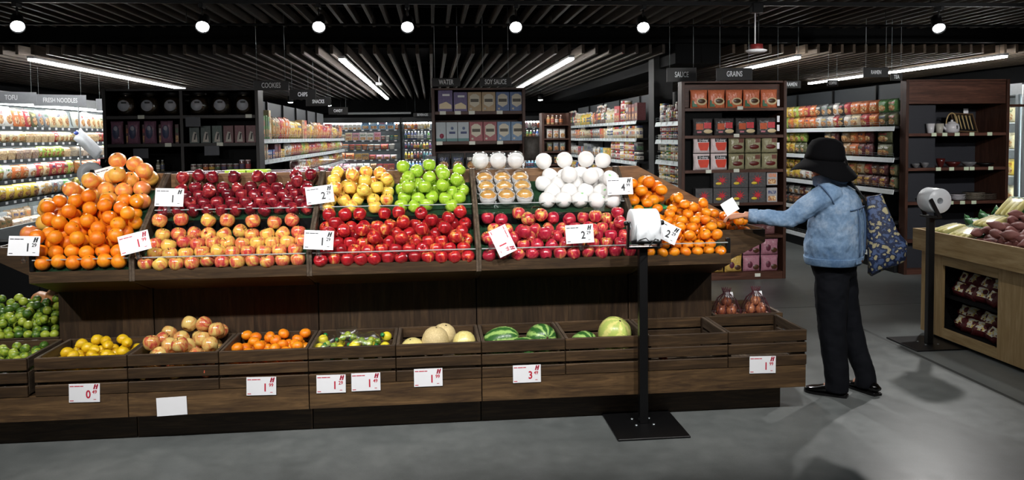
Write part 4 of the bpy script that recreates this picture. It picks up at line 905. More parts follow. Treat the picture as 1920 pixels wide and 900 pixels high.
# ================================================================== packaged goods
def prodmat(name, layout, rough=.3, spec=.5):
    t = NT(name); tc = t.N('ShaderNodeTexCoord'); sp = t.N('ShaderNodeSeparateXYZ', i_0=tc.outputs['Generated']); gx, gy, gz = sp.outputs
    oi = t.N('ShaderNodeObjectInfo'); base = oi.outputs['Color']; R = oi.outputs['Random']
    acc = t.ramp(R, [(0, '#e9e6dc'), (.2, '#b8242a'), (.38, '#e3b931'), (.52, '#f1efe8'), (.66, '#2f6a3a'), (.78, '#24386f'), (.9, '#d9772b')], 'CONSTANT')
    v = t.coord('Object', (1, 1, 1), 20.0)
    def band(a, lo, hi): return t.math('MULTIPLY', t.math('GREATER_THAN', a, lo), t.math('LESS_THAN', a, hi))
    def ell(cx, cz, rx, rz):
        a = t.math('DIVIDE', t.math('SUBTRACT', gx, cx), rx); b = t.math('DIVIDE', t.math('SUBTRACT', gz, cz), rz)
        return t.math('LESS_THAN', t.math('ADD', t.math('MULTIPLY', a, a), t.math('MULTIPLY', b, b)), 1.0)
    vg = t.coord('Generated', (4, 2, 5), 20.0)
    food = t.ramp(t.noise(vg, 1.5, 4, .7), [(.35, '#4a2a1a'), (.45, '#b4642c'), (.55, '#e0b060'), (.65, '#efe2c4')])
    letters = t.math('GREATER_THAN', t.noise(t.coord('Generated', (26, 2, 6), 20.0), 1.0, 1), .47)
    col = base
    if layout == 'pouch':
        col = t.mix(t.math('GREATER_THAN', gz, .84), col, t.mix(.5, base, (.02, .02, .02)))
        col = t.mix(ell(.5, .33, .36, .22), col, food)
        col = t.mix(t.math('MULTIPLY', band(gz, .6, .76), t.math('MULTIPLY', band(gx, .16, .84), letters)), col, acc)
    elif layout == 'box':
        col = t.mix(t.math('MULTIPLY', band(gz, .08, .42), band(gx, .12, .88)), col, food)
        col = t.mix(t.math('MULTIPLY', band(gz, .56, .8), t.math('MULTIPLY', band(gx, .1, .9), letters)), col, acc)
    elif layout == 'bottle':
        col = t.mix(band(gz, .22, .56), col, acc); col = t.mix(t.math('MULTIPLY', band(gz, .32, .46), letters), col, base)
        col = t.mix(t.math('GREATER_THAN', gz, .885), col, t.mix(.6, acc, (.9, .9, .88)))
    elif layout == 'jar':
        col = t.mix(band(gz, .16, .68), col, t.mix(.5, base, (.85, .83, .78))); col = t.mix(t.math('MULTIPLY', band(gz, .3, .55), letters), col, acc)
        col = t.mix(t.math('GREATER_THAN', gz, .82), col, acc)
    elif layout == 'tray':
        col = t.mix(t.noise(vg, 1.2, 4, .7), base, food); col = t.mix(t.math('MULTIPLY', band(gx, .25, .75), band(gy, .2, .8)), col, (.92, .92, .9))
    nz = t.noise(v, 9, 3); t.set(col=t.mix(.12, col, t.mix(nz, (.1, .1, .1), (.9, .9, .9))), rough=rough, spec=spec)
    if layout in ('pouch', 'flat'): t.bump(t.noise(t.coord('Generated', (7, 2, 4), 20.0), 1.3, 2), .7, .015)
    return t.m
PM = {k: prodmat('printed_' + k, k, r) for k, r in (('flat', .25), ('carton', .5), ('pouch', .25), ('box', .5), ('bottle', .2), ('jar', .22), ('tray', .25))}
def unit(mb, mat): return mb.mesh('goods', mat)
PROD = {}
PROD['pouch'] = [unit(pillow(1, 1, 1, 8, 6, wr=.14, seed=s), PM['pouch']) for s in (1, 2, 3)]
_fp = pillow(1, 1, 1, 10, 8, wr=0, seed=4); _fp.v = [(x, max(-.42, min(.42, y)), z) for x, y, z in _fp.v]; PROD['flat'] = [unit(_fp, PM['flat'])]; PROD['carton'] = [unit(MB().cbox((0, 0, .5), (1, 1, 1), .012), PM['carton'])]
PROD['box'] = [unit(MB().cbox((0, 0, .5), (1, 1, 1), .012), PM['box'])]
PROD['bottle'] = [unit(MB().lathe([(0, 0), (.44, 0), (.5, .03), (.5, .55), (.44, .66), (.24, .78), (.17, .84), (.17, .88), (.22, .885), (.22, .985), (.18, 1), (0, 1)], 14), PM['bottle']),
                  unit(MB().lathe([(0, 0), (.46, 0), (.5, .03), (.48, .3), (.5, .62), (.3, .76), (.2, .86), (.24, .885), (.24, 1), (0, 1)], 14), PM['bottle'])]
PROD['jar'] = [unit(MB().lathe([(0, 0), (.44, 0), (.5, .04), (.5, .7), (.42, .78), (.42, .81), (.47, .82), (.47, .985), (.44, 1), (0, 1)], 14), PM['jar'])]
PROD['can'] = [unit(MB().lathe([(0, .01), (.42, 0), (.46, .02), (.5, .06), (.5, .9), (.45, .96), (.47, 1), (.42, .985), (0, .98)], 14), PM['bottle'])]
PROD['tray'] = [unit(MB().rings([[(sx * (.5 - i), sy * (.5 - i), zz) for sx, sy in ((-1, -1), (1, -1), (1, 1), (-1, 1))] for zz, i in ((0, .08), (.6, 0), (.62, .01), (.85, .06), (1, .2))], smooth=False), PM['tray'])]
PROD['cup'] = [unit(MB().lathe([(0, 0), (.38, 0), (.5, .9), (.52, .92), (.52, .96), (.3, 1), (0, 1)], 14), PM['jar'])]
WORD = {'flat': 'pack', 'carton': 'carton', 'pouch': 'bag', 'box': 'box', 'bottle': 'bottle', 'jar': 'jar', 'can': 'can', 'tray': 'tray pack', 'cup': 'cup'}
NAME = {'flat': 'noodle_pack', 'carton': 'carton', 'pouch': 'snack_bag', 'box': 'carton', 'bottle': 'bottle', 'jar': 'jar', 'can': 'can', 'tray': 'tray_pack', 'cup': 'cup'}
def good(kind, M, size, col, label, group, name=None, cat=None):
    o = obj(name or NAME[kind], rnd.choice(PROD[kind]), None, M @ SC(*size)); c = lin(col); o.color = (*c, 1)
    return tag(o, label, cat or WORD[kind].split()[0], group)
ORD = ['top', 'second', 'third', 'fourth', 'fifth', 'bottom']
C_ = {'red': '#c0262c', 'orange': '#e0752a', 'yellow': '#e8c43a', 'green': '#4f8f3c', 'lime': '#a9c84a', 'blue': '#2d5fae', 'navy': '#232f66', 'pink': '#e0a0b4', 'white': '#ece9e2', 'brown': '#6d3f26', 'black': '#1c1a1b', 'cream': '#e2d3a8',
      'purple': '#6a4a92', 'teal': '#3f8f93', 'grey': '#8b9092', 'maroon': '#6e1a22', 'gold': '#b98d3c', 'olive': '#5f6434', 'tan': '#b8925e', 'skyblue': '#7db6dc'}
M_rail = plain('price_rail', '#b9c4c6', .4, .2); M_dkpanel = plain('charcoal_back_panel', '#2b3136', .55); M_dark = plain('dark_grey_steel', '#16181a', .5)
def gondola(lab, X, s, y0, y1, zs, depth, ztop, rail_h=.055, back=M_dkpanel, base=True, tags=True, railm=None, body=M_dark, wire=True):
    t = thing('shelving_unit', lab, 'shelf', (X - s * depth, (y0 + y1) / 2, 0)); I = T(-(X - s * depth), -(y0 + y1) / 2, 0)
    xb = X - s * depth; n = max(1, round((y1 - y0) / 1.22)); w = (y1 - y0) / n
    for k in range(n):
        MB().b2(xb - s * .02, xb, y0 + k * w + .01, y0 + (k + 1) * w - .01, .05, ztop, M=I).build('back_panel', back, t)
        MB().b2(xb, xb + s * .03, y0 + k * w - .012, y0 + k * w + .012, .05, ztop, M=I).build('upright', M_black, t)
    for z in zs:
        MB().b2(xb, X - s * .01, y0 + .005, y1 - .005, z - .03, z - .005, M=I).build('shelf', body, t)
        MB().prism([(X - s * .01, z - .006), (X, z - .012), (X + s * .012, z - rail_h), (X, z - rail_h)], 1, y0 + .005, y1 - .005, M=I).build('price_rail', railm or M_rail, t)
        if wire:
            mb = MB()
            for h in (.02, .045): mb.tube([(X - s * .006, y0 + .02, z + h), (X - s * .006, y1 - .02, z + h)], .0018, 4)
            for q in np.arange(y0 + .02, y1, .15): mb.tube([(X - s * .006, q, z - .004), (X - s * .006, q, z + .047)], .0018, 4)
            mb.build('wire_guard', M_steel, t, I)
        if tags:
            mb = MB()
            for q in np.arange(y0 + .1, y1 - .1, .24):
                zz = z - rail_h * .5; xx = X + s * (.006 + .0008)
                mb.box((xx, q, zz), (.003, .055, rail_h * .62))
            o = mb.build('price_tags', M_card, t, I); o['kind'] = 'stuff'
    if base: MB().b2(xb, X - s * .03, y0 + .01, y1 - .01, 0, .14, M=I).build('plinth', body, t)
    return t
def stock(X, s, y0, y1, z, row, segs, where, pn=None, pc=None, depth=.1, zc=None, gap=.006, seed=0, deep=1, lean=0, jitter=.01):
    """segs: list of (kind, width, height, deep, [colour names], count, stack)"""
    rg = random.Random(seed); y = y0 + .02; L = y1 - y0; i = 0
    while y < y1 - .03:
        kind, w, h, d, cols, cnt, stk = segs[i % len(segs)]; i += 1
        cn = rg.choice(cols) if len(cols) > 1 else cols[0]
        for k in range(cnt):
            if y + w > y1 - .01: return
            if len(cols) > 1 and rg.random() < .35: cn = rg.choice(cols)
            fr = (y - y0) / L; pos = 'near end' if fr < .33 else 'middle' if fr < .67 else 'far end'
            for q in range(stk):
                for dd in range(deep):
                    hh = h * rg.uniform(.96, 1.03)
                    M = T(X - s * (.02 + d / 2 + dd * (d + .01) + rg.uniform(0, jitter)), y + w / 2, z - .004 + q * (h * 1.035)) @ RZ(s * math.pi / 2 + rg.uniform(-.06, .06)) @ RX(-lean)
                    good(kind, M, (w * .96, d, hh), C_[cn], '%s %s on the %s shelf of the %s, %s' % (cn, WORD[kind], row, where, pos), '%ss on the %s shelf of the %s' % (WORD[kind], row, where), pn if kind == 'pouch' else None, pc if kind == 'pouch' else None)
            y += w + gap
# ---- cookies aisle (faces right)
W = 'cookies aisle'
gondola('long shelving of snack bags along the cookies aisle', -1.83, 1, 8.84, 17.0, [1.65, 1.42, 1.19, .8, .4], .42, 2.15)
stock(-1.83, 1, 8.87, 9.6, 1.65, 'top', [('box', .09, .40, .12, ['pink', 'white'], 2, 1), ('box', .10, .26, .12, ['skyblue', 'green', 'teal'], 3, 1), ('box', .12, .16, .12, ['yellow', 'lime', 'blue', 'cream'], 3, 2)], W, seed=1)
stock(-1.83, 1, 9.6, 17, 1.65, 'top', [('pouch', .17, .26, .08, ['brown', 'gold', 'tan'], 3, 1), ('pouch', .16, .27, .08, ['orange', 'blue', 'red'], 4, 1), ('pouch', .18, .24, .09, ['orange', 'yellow', 'cream', 'red'], 5, 1), ('box', .2, .13, .1, ['brown', 'tan', 'red'], 2, 2), ('pouch', .15, .22, .08, ['yellow', 'white', 'tan'], 4, 1)], W, seed=2)
stock(-1.83, 1, 8.87, 10.4, 1.42, 'second', [('box', .07, .17, .1, ['cream', 'maroon', 'white'], 5, 1), ('box', .13, .1, .1, ['blue', 'yellow', 'cream'], 3, 1)], W, seed=3)
stock(-1.83, 1, 10.4, 17, 1.42, 'second', [('pouch', .16, .17, .07, ['orange', 'red', 'white'], 4, 1), ('pouch', .15, .18, .07, ['cream', 'red', 'green'], 4, 1), ('pouch', .14, .18, .07, ['yellow', 'lime', 'tan'], 5, 1)], W, seed=4)
stock(-1.83, 1, 11.5, 17, 1.19, 'third', [('pouch', .16, .17, .07, ['red', 'orange', 'white', 'cream'], 4, 1), ('pouch', .14, .16, .07, ['tan', 'yellow', 'lime'], 4, 1)], W, seed=5)
stock(-1.83, 1, 15.0, 17, .8, 'fourth', [('pouch', .15, .2, .07, ['brown', 'yellow', 'tan'], 4, 1)], W, seed=6)
# ---- sauce aisle (faces left): far run and near bay
W = 'sauce aisle'
gondola('long shelving of bottles and jars along the sauce aisle', 2.8, -1, 10.75, 17.4, [1.845, 1.60, 1.275, .95, .5], .42, 2.24)
stock(2.8, -1, 10.78, 12.2, 1.845, 'top', [('box', .16, .24, .12, ['red', 'maroon'], 4, 1), ('jar', .12, .15, .12, ['red', 'gold', 'yellow'], 3, 2)], W, 'seasoning_pouch', 'pouch', seed=11)
stock(2.8, -1, 12.2, 17.4, 1.845, 'top', [('bottle', .09, .22, .09, ['white', 'lime', 'cream'], 5, 1), ('bottle', .09, .25, .09, ['yellow', 'cream'], 2, 1), ('bottle', .1, .3, .09, ['black', 'brown', 'maroon'], 7, 1), ('pouch', .14, .2, .06, ['orange', 'brown', 'white'], 3, 1), ('bottle', .1, .22, .09, ['lime', 'yellow', 'green'], 9, 1)], W, 'seasoning_pouch', 'pouch', seed=12)
stock(2.8, -1, 10.78, 12.4, 1.60, 'second', [('jar', .09, .17, .09, ['gold', 'tan', 'cream'], 6, 1), ('jar', .09, .19, .09, ['cream', 'tan', 'maroon'], 4, 1)], W, 'seasoning_pouch', 'pouch', seed=13)
stock(2.8, -1, 12.4, 17.4, 1.60, 'second', [('bottle', .1, .2, .09, ['white', 'cream', 'grey'], 4, 1), ('box', .15, .16, .1, ['orange', 'red', 'cream'], 3, 1), ('pouch', .16, .17, .06, ['grey', 'white', 'red', 'orange'], 5, 1), ('pouch', .14, .16, .06, ['yellow', 'orange', 'cream'], 4, 1)], W, 'seasoning_pouch', 'pouch', seed=14)
stock(2.8, -1, 10.78, 12.5, 1.275, 'third', [('can', .1, .13, .1, ['black', 'white'], 2, 2), ('jar', .1, .13, .1, ['red', 'maroon'], 3, 2), ('jar', .1, .13, .1, ['tan', 'brown', 'red'], 3, 2)], W, 'seasoning_pouch', 'pouch', seed=15)
stock(2.8, -1, 12.5, 17.4, 1.275, 'third', [('box', .17, .16, .1, ['orange', 'skyblue', 'yellow', 'red'], 4, 1), ('pouch', .16, .17, .06, ['white', 'grey', 'black'], 5, 1), ('box', .3, .22, .14, ['skyblue', 'grey'], 2, 1)], W, 'seasoning_pouch', 'pouch', seed=16)
stock(2.8, -1, 12.6, 17.4, .95, 'fourth', [('bottle', .08, .2, .08, ['yellow', 'gold', 'olive'], 6, 1), ('bottle', .08, .2, .08, ['navy', 'blue', 'orange', 'white'], 6, 1)], W, 'seasoning_pouch', 'pouch', seed=17)
W = 'near sauce bay'
gondola('near bay of jars and bottles behind the black column', 2.8, -1, 8.73, 9.80, [1.80, 1.585, 1.335, 1.06, .7, .35], .42, 2.24, rail_h=.06)
stock(2.8, -1, 8.75, 9.8, 1.80, 'top', [('jar', .075, .11, .075, ['white', 'maroon', 'red'], 4, 2), ('bottle', .075, .2, .075, ['white', 'maroon', 'red'], 5, 1)], W, 'seasoning_pouch', 'pouch', seed=18)
stock(2.8, -1, 8.75, 9.8, 1.585, 'second', [('jar', .08, .085, .08, ['maroon', 'red'], 3, 2)], W, 'seasoning_pouch', 'pouch', seed=19)
stock(2.8, -1, 8.75, 9.8, 1.335, 'third', [('jar', .08, .095, .08, ['tan', 'green', 'cream', 'olive'], 3, 2)], W, 'seasoning_pouch', 'pouch', seed=20)
stock(2.8, -1, 8.75, 9.8, 1.06, 'fourth', [('jar', .085, .1, .085, ['gold', 'brown', 'cream'], 3, 2)], W, 'seasoning_pouch', 'pouch', seed=21)
stock(2.8, -1, 8.75, 9.8, .7, 'fifth', [('jar', .085, .1, .085, ['gold', 'brown'], 3, 3)], W, 'seasoning_pouch', 'pouch', seed=22)
co = structure(MB().b2(2.87, 3.12, 10.12, 10.37, 0, ZC).build('trim_1', plain('column_paint', '#0d0e10', .6)))
for k, (z, c) in enumerate(((1.62, 'olive'), (1.62, 'grey'), (1.36, 'grey'))):
    good('box', T(3.0, 9.95 + .45 * (k % 2), z - .18), (.2, .18, .2), '#4a4438', 'dim cardboard carton on the shelf end beside the black column, %s' % ('nearest', 'middle', 'lowest')[k], 'cartons beside the column', 'carton')
cs = thing('carton_rack', 'dark steel rack beside the black column', 'rack', (3.04, 10.1, 0))
for z in (1.43, 1.17): MB().b2(-.13, .13, -.26, -.0, z - .02, z).build('shelf', M_dark, cs); MB().b2(-.13, .13, .29, .5, z - .02, z).build('shelf', M_dark, cs)
MB().b2(.14, .16, -.26, .5, 0, 2.2).build('back', M_dark, cs)
# ---- ramen aisle (faces left)
W = 'ramen aisle'
gondola('shelving of instant noodle packs behind the shopper', 5.3, -1, 8.70, 13.2, [1.71, 1.345, .975, .595, .2], .45, 2.24, rail_h=.06, railm=plain('white_price_rail', '#dfe5e8', .4), tags=False)
def ramen(z, row, lst, stk=2, h=.16):
    y = 8.74
    for n_, w, cols, kind in lst:
        for k in range(n_):
            if cols:
                for q in range(stk):
                    cn = rnd.choice(cols)
                    good(kind, T(5.3 + .085, y + w / 2, z - .004 + q * (h + .004)) @ RZ(-math.pi / 2 + rnd.uniform(-.05, .05)), (w * .97, .10, h), C_[cn], '%s noodle pack on the %s shelf behind the shopper' % (cn, row), 'noodle packs on the %s ramen shelf' % row, 'noodle_pack', 'noodle pack')
            y += w + .004
ramen(1.71, 'top', [(2, .2, ['green', 'olive'], 'pouch'), (2, .2, ['red', 'orange'], 'pouch'), (1, .24, ['cream', 'orange'], 'pouch'), (3, .14, ['white', 'black', 'red'], 'pouch'), (3, .16, ['grey', 'white', 'black'], 'pouch'), (3, .17, ['red', 'orange'], 'pouch'), (3, .17, ['lime', 'yellow', 'orange'], 'pouch'), (5, .17, ['lime', 'green', 'cream'], 'pouch'), (4, .17, ['cream', 'red', 'white'], 'pouch')])
ramen(1.345, 'second', [(1, .12, None, 'pouch'), (1, .3, ['olive'], 'pouch'), (1, .1, None, 'pouch'), (2, .16, ['maroon', 'orange'], 'pouch'), (2, .2, ['orange', 'tan'], 'pouch'), (1, .1, None, 'pouch'), (2, .17, ['brown', 'cream', 'maroon'], 'pouch'), (1, .55, None, 'pouch'), (2, .17, ['lime', 'olive'], 'pouch'), (3, .17, ['lime', 'yellow'], 'pouch'), (3, .17, ['yellow', 'orange'], 'pouch'), (3, .17, ['pink'], 'pouch'), (3, .17, ['skyblue', 'blue'], 'pouch')])
ramen(.975, 'third', [(1, .14, ['olive'], 'pouch'), (1, .06, None, 'pouch'), (2, .16, ['maroon', 'brown'], 'pouch'), (2, .17, ['red', 'brown', 'cream'], 'pouch'), (3, .17, ['gold', 'yellow', 'tan'], 'pouch'), (4, .17, ['purple', 'maroon'], 'pouch'), (2, .17, ['white', 'skyblue'], 'pouch'), (3, .17, ['yellow'], 'pouch'), (3, .17, ['gold', 'cream'], 'pouch')], h=.145)
ramen(.595, 'fourth', [(1, .3, None, 'pouch'), (1, .2, ['black'], 'pouch'), (2, .17, ['black', 'brown'], 'pouch'), (1, .9, None, 'pouch'), (2, .17, ['red', 'green', 'yellow'], 'pouch'), (4, .17, ['brown', 'maroon', 'white'], 'pouch'), (4, .17, ['black', 'maroon'], 'pouch')], h=.14)
ramen(.2, 'bottom', [(3, .2, ['maroon', 'red'], 'pouch'), (4, .2, ['brown', 'black'], 'pouch')], h=.16)

# ---- wall chiller on the left (faces right)
M_case = plain('chiller_white_enamel', '#cdd4d6', .4); M_tubel = glow('chiller_tube', (.96, 1, 1), CASE_E); M_caseg = plain('chiller_grey_trim', '#7d8082', .5); M_crail = plain('chiller_shelf_edge', '#4c5255', .45, .3)
def chiller(lab, X, s, y0, y1, zs, ztop, depth, lip, name='open_chiller', canopy=M_caseg, inner=M_case, side=True, valance=False):
    t = thing(name, lab, 'fridge', (X - s * depth, (y0 + y1) / 2, 0)); I = T(-(X - s * depth), -(y0 + y1) / 2, 0); xb = X - s * depth
    MB().b2(xb - s * .05, xb, y0, y1, .05, ztop, M=I).build('back_wall', inner, t)
    MB().b2(xb, X - s * .02, y0, y1, ztop - .13, ztop, M=I).build('canopy', canopy, t)
    MB().b2(xb, X + s * .06, y0, y1, .05, lip - .1, M=I).build('base_well', inner, t)
    MB().prism([(X + s * .061, .05), (X + s * .09, .05), (X + s * .12, lip - .04), (X + s * .12, lip), (X + s * .09, lip), (X + s * .061, lip - .1)], 1, y0, y1, M=I).build('front_bumper', canopy, t)
    MB().b2(X - s * .10, X - s * .06, y0 + .03, y1 - .03, ztop - .165, ztop - .132, M=I).build('light_tube', M_tubel, t)
    for z in zs:
        MB().b2(xb, X - s * .01, y0 + .01, y1 - .01, z - .03, z - .008, M=I).build('shelf', M_dark, t)
        MB().b2(X - s * .01, X, y0 + .01, y1 - .01, z - .055, z - .002, M=I).build('price_rail', M_crail, t)
        MB().b2(X - s * .05, X - s * .03, y0 + .03, y1 - .03, z - .047, z - .033, M=I).build('light_tube', M_tubel, t)
        mb = MB()
        for q in np.arange(y0 + .1, y1 - .1, .2): mb.box((X + s * .003, q, z - .022), (.003, .06, .032))
        mb.build('price_tags', M_card, t, I)['kind'] = 'stuff'
    if valance: MB().b2(X - s * .02, X, y0, y1, ztop - .26, ztop, M=I).build('valance', canopy, t)
    if side:
        for q in (y0 - .03, y1): MB().b2(xb, X + s * .05, q, q + .03, .05, ztop, M=I).build('end_wall', canopy, t)
    return t
W = 'left wall chiller'
zs = [1.845, 1.64, 1.425, 1.165, .905]
chiller('long open wall chiller full of packaged vegetables on the left', -5.3, 1, 8.6, 12.57, zs, 2.285, .75, .60, side=False)
gd = thing('chiller_divider', 'thin clear divider between the two wall chiller sections', 'divider', (-5.68, 12.585, 0)); MB().b2(-.37, .40, -.004, .004, .05, 2.28).build('pane', M_acr, gd); MB().b2(.40, .415, -.012, .012, .05, 2.28).build('edge_trim', M_caseg, gd)
chiller('farther section of the open wall chiller beside the glass-jar shelves', -5.3, 1, 12.6, 15.6, zs, 2.285, .75, .60, side=False)
for sec, (a, b) in enumerate(((8.62, 12.57), (12.6, 15.55))):
    W = ('near', 'far')[sec] + ' wall chiller'
    stock(-5.3, 1, a, b, 1.845, 'top', [('pouch', .2, .26, .08, ['white', 'cream'], 3, 1), ('pouch', .15, .24, .07, ['cream', 'red', 'orange'], 3, 1), ('pouch', .17, .24, .07, ['grey', 'olive', 'white'], 3, 1)], W, 'vegetable_pack', 'vegetable pack', seed=31 + sec, lean=.2)
    stock(-5.3, 1, a, b, 1.64, 'second', [('tray', .2, .14, .16, ['white', 'lime', 'cream'], 4, 1), ('pouch', .14, .15, .1, ['red', 'lime', 'cream'], 5, 1), ('pouch', .18, .15, .1, ['white', 'cream'], 5, 1)], W, 'vegetable_pack', 'vegetable pack', seed=33 + sec)
    stock(-5.3, 1, a, b, 1.425, 'third', [('tray', .2, .14, .16, ['white', 'cream', 'grey'], 5, 1), ('pouch', .12, .16, .1, ['red', 'lime', 'green'], 6, 1)], W, 'vegetable_pack', 'vegetable pack', seed=35 + sec)
    stock(-5.3, 1, a, b, 1.165, 'fourth', [('pouch', .2, .19, .12, ['white', 'red', 'orange'], 4, 1), ('pouch', .18, .2, .12, ['lime', 'red', 'cream', 'pink'], 6, 1)], W, 'vegetable_pack', 'vegetable pack', seed=37 + sec)
    stock(-5.3, 1, a, b, .905, 'fifth', [('pouch', .2, .2, .14, ['green', 'yellow', 'lime'], 5, 1), ('pouch', .18, .2, .12, ['cream', 'tan', 'grey', 'white'], 4, 1)], W, 'vegetable_pack', 'vegetable pack', seed=39 + sec)
    stock(-5.24, 1, a, b, .52, 'bottom', [('tray', .22, .13, .18, ['white', 'cream'], 4, 1), ('pouch', .14, .17, .1, ['skyblue', 'teal', 'white'], 4, 1), ('pouch', .15, .2, .1, ['tan', 'brown', 'grey'], 3, 1)], W, 'vegetable_pack', 'vegetable pack', seed=41 + sec)
    # a second, raised row in the well
    stock(-5.42, 1, a, b, .52, 'bottom', [('pouch', .16, .26, .1, ['white', 'skyblue', 'tan'], 4, 1), ('box', .2, .24, .1, ['white', 'grey'], 2, 1)], W + ', rear row', 'vegetable_pack', 'vegetable pack', seed=45 + sec)
# ---- drinks and dairy chiller across the far wall (faces the camera): built facing +X, then turned
W = 'far wall fridge'
fz = [1.855, 1.59, 1.36, 1.11, .85]
def farfridge(x0, x1, lab):
    t = chiller(lab, 0, 1, 0, x1 - x0, fz, 2.15, .7, .6, 'wall_fridge', M_dark, plain('fridge_grey', '#6d757a', .5), valance=False)
    t.matrix_local = T(x0, 20.0, 0) @ RZ(-math.pi / 2) @ T(-.7, (x1 - x0) / 2, 0); return t
farfridge(-3.2, -.78, 'open fridge of pale dairy packs on the far wall'); farfridge(-.74, 2.9, 'open fridge of coloured drink bottles on the far wall')
def stockx(x0, x1, y, z, row, segs, where, seed):
    rg = random.Random(seed); x = x0 + .03; i = 0
    while x < x1 - .05:
        kind, w, h, d, cols, cnt, stk = segs[i % len(segs)]; i += 1
        cn = rg.choice(cols)
        for k in range(cnt):
            if x + w > x1: return
            if rg.random() < .3: cn = rg.choice(cols)
            for q in range(stk):
                good(kind, T(x + w / 2, y + .03 + d / 2, z - .004 + q * h * 1.03) @ RZ(rg.uniform(-.05, .05)), (w * .95, d, h * rg.uniform(.95, 1.03)), C_[cn], '%s %s on the %s shelf of the %s' % (cn, WORD[kind], row, where), '%ss on the %s shelf of the %s' % (WORD[kind], row, where))
            x += w + .006
D = 'far dairy fridge'
stockx(-2.4, -.8, 20, 1.855, 'top', [('box', .1, .13, .1, ['white', 'skyblue'], 6, 1), ('box', .2, .22, .1, ['white', 'skyblue', 'cream'], 4, 1), ('bottle', .08, .17, .08, ['orange', 'tan'], 4, 1)], D, 51)
stockx(-2.4, -.8, 20, 1.59, 'second', [('cup', .11, .14, .1, ['cream', 'grey'], 2, 1), ('box', .17, .19, .1, ['white', 'cream', 'pink'], 5, 1), ('cup', .1, .11, .1, ['teal', 'white', 'red'], 4, 1)], D, 52)
stockx(-2.4, -.8, 20, 1.36, 'third', [('cup', .15, .13, .1, ['white', 'grey'], 2, 1), ('cup', .15, .13, .1, ['orange', 'white', 'yellow'], 5, 1), ('pouch', .2, .13, .1, ['orange', 'red'], 1, 1)], D, 53)
stockx(-2.4, -.8, 20, 1.11, 'fourth', [('pouch', .22, .17, .1, ['orange', 'purple'], 2, 1), ('box', .17, .15, .1, ['cream', 'gold'], 2, 1), ('pouch', .17, .12, .1, ['pink', 'red', 'white'], 4, 1)], D, 54)
stockx(-2.4, -.8, 20, .85, 'fifth', [('pouch', .16, .17, .1, ['pink', 'tan', 'maroon', 'white'], 6, 1), ('box', .14, .15, .1, ['cream', 'red', 'white'], 5, 1)], D, 55)
D = 'far drinks fridge'
for a, b, sd_ in ((-.72, .02, 0), (1.6, 2.8, 40)):
    stockx(a, b, 20, 1.855, 'top', [('bottle', .08, .17, .08, ['purple', 'white', 'orange'], 4, 1), ('can', .07, .14, .07, ['cream', 'black'], 3, 1), ('bottle', .07, .19, .07, ['black', 'white', 'pink', 'cream'], 6, 1)], D, 56 + sd_)
    stockx(a, b, 20, 1.59, 'second', [('bottle', .075, .21, .075, ['navy', 'blue'], 4, 1), ('bottle', .075, .21, .075, ['black', 'grey'], 3, 1), ('bottle', .08, .2, .08, ['green'], 4, 1)], D, 57 + sd_)
    stockx(a, b, 20, 1.36, 'third', [('bottle', .07, .16, .07, ['navy', 'blue'], 2, 1), ('bottle', .07, .16, .07, ['black', 'maroon', 'olive'], 4, 1), ('bottle', .07, .16, .07, ['yellow', 'purple', 'black'], 4, 1)], D, 58 + sd_)
    stockx(a, b, 20, 1.11, 'fourth', [('bottle', .07, .18, .07, ['lime', 'yellow'], 3, 1), ('bottle', .07, .18, .07, ['red', 'maroon'], 3, 1), ('bottle', .07, .18, .07, ['skyblue', 'teal'], 4, 1)], D, 59 + sd_)
    stockx(a, b, 20, .85, 'fifth', [('bottle', .08, .2, .08, ['skyblue', 'blue', 'white'], 5, 1)], D, 60 + sd_)
fl_ = thing('fluorescent_batten', 'dim grey light batten on the wall above the far fridge', 'light fitting', (-1.4, 19.8, 2.245)); MB().cbox((0, 0, 0), (1.8, .06, .05), .01).build('batten', plain('grey_batten', '#8d9092', .4), fl_)
for dx in (-.8, .8): MB().tube([(dx, 0, .02), (dx, 0, .37)], .004, 6).build('wire', M_black, fl_)
# brown end shelf far down the middle aisle
bs = thing('brown_end_shelf', 'narrow brown end shelf with small packs far down the middle aisle', 'shelf', (2.2, 14.0, 0))
for dx in (-.26, .22): MB().b2(dx, dx + .04, 0, .35, 0, 2.05).build('upright', M_lam, bs)
MB().b2(-.22, .22, .33, .35, 0, 2.05).build('back_panel', M_shelfw, bs)
for z in (1.85, 1.6, 1.37, 1.14, .9): MB().b2(-.22, .22, 0, .33, z - .03, z - .005).build('shelf', M_shelfw, bs)
for z, r_ in ((1.60, 'second'), (1.37, 'third'), (1.14, 'fourth')): stockx(2.0, 2.4, 14.0, z, r_, [('pouch', .11, .17, .08, ['white', 'grey', 'orange', 'olive', 'black'], 6, 1)], 'narrow brown end shelf', 70 + int(z * 10))
stockx(2.0, 2.4, 14.0, 1.85, 'top', [('bottle', .07, .16, .07, ['cream', 'tan', 'brown'], 6, 1)], 'narrow brown end shelf', 77)

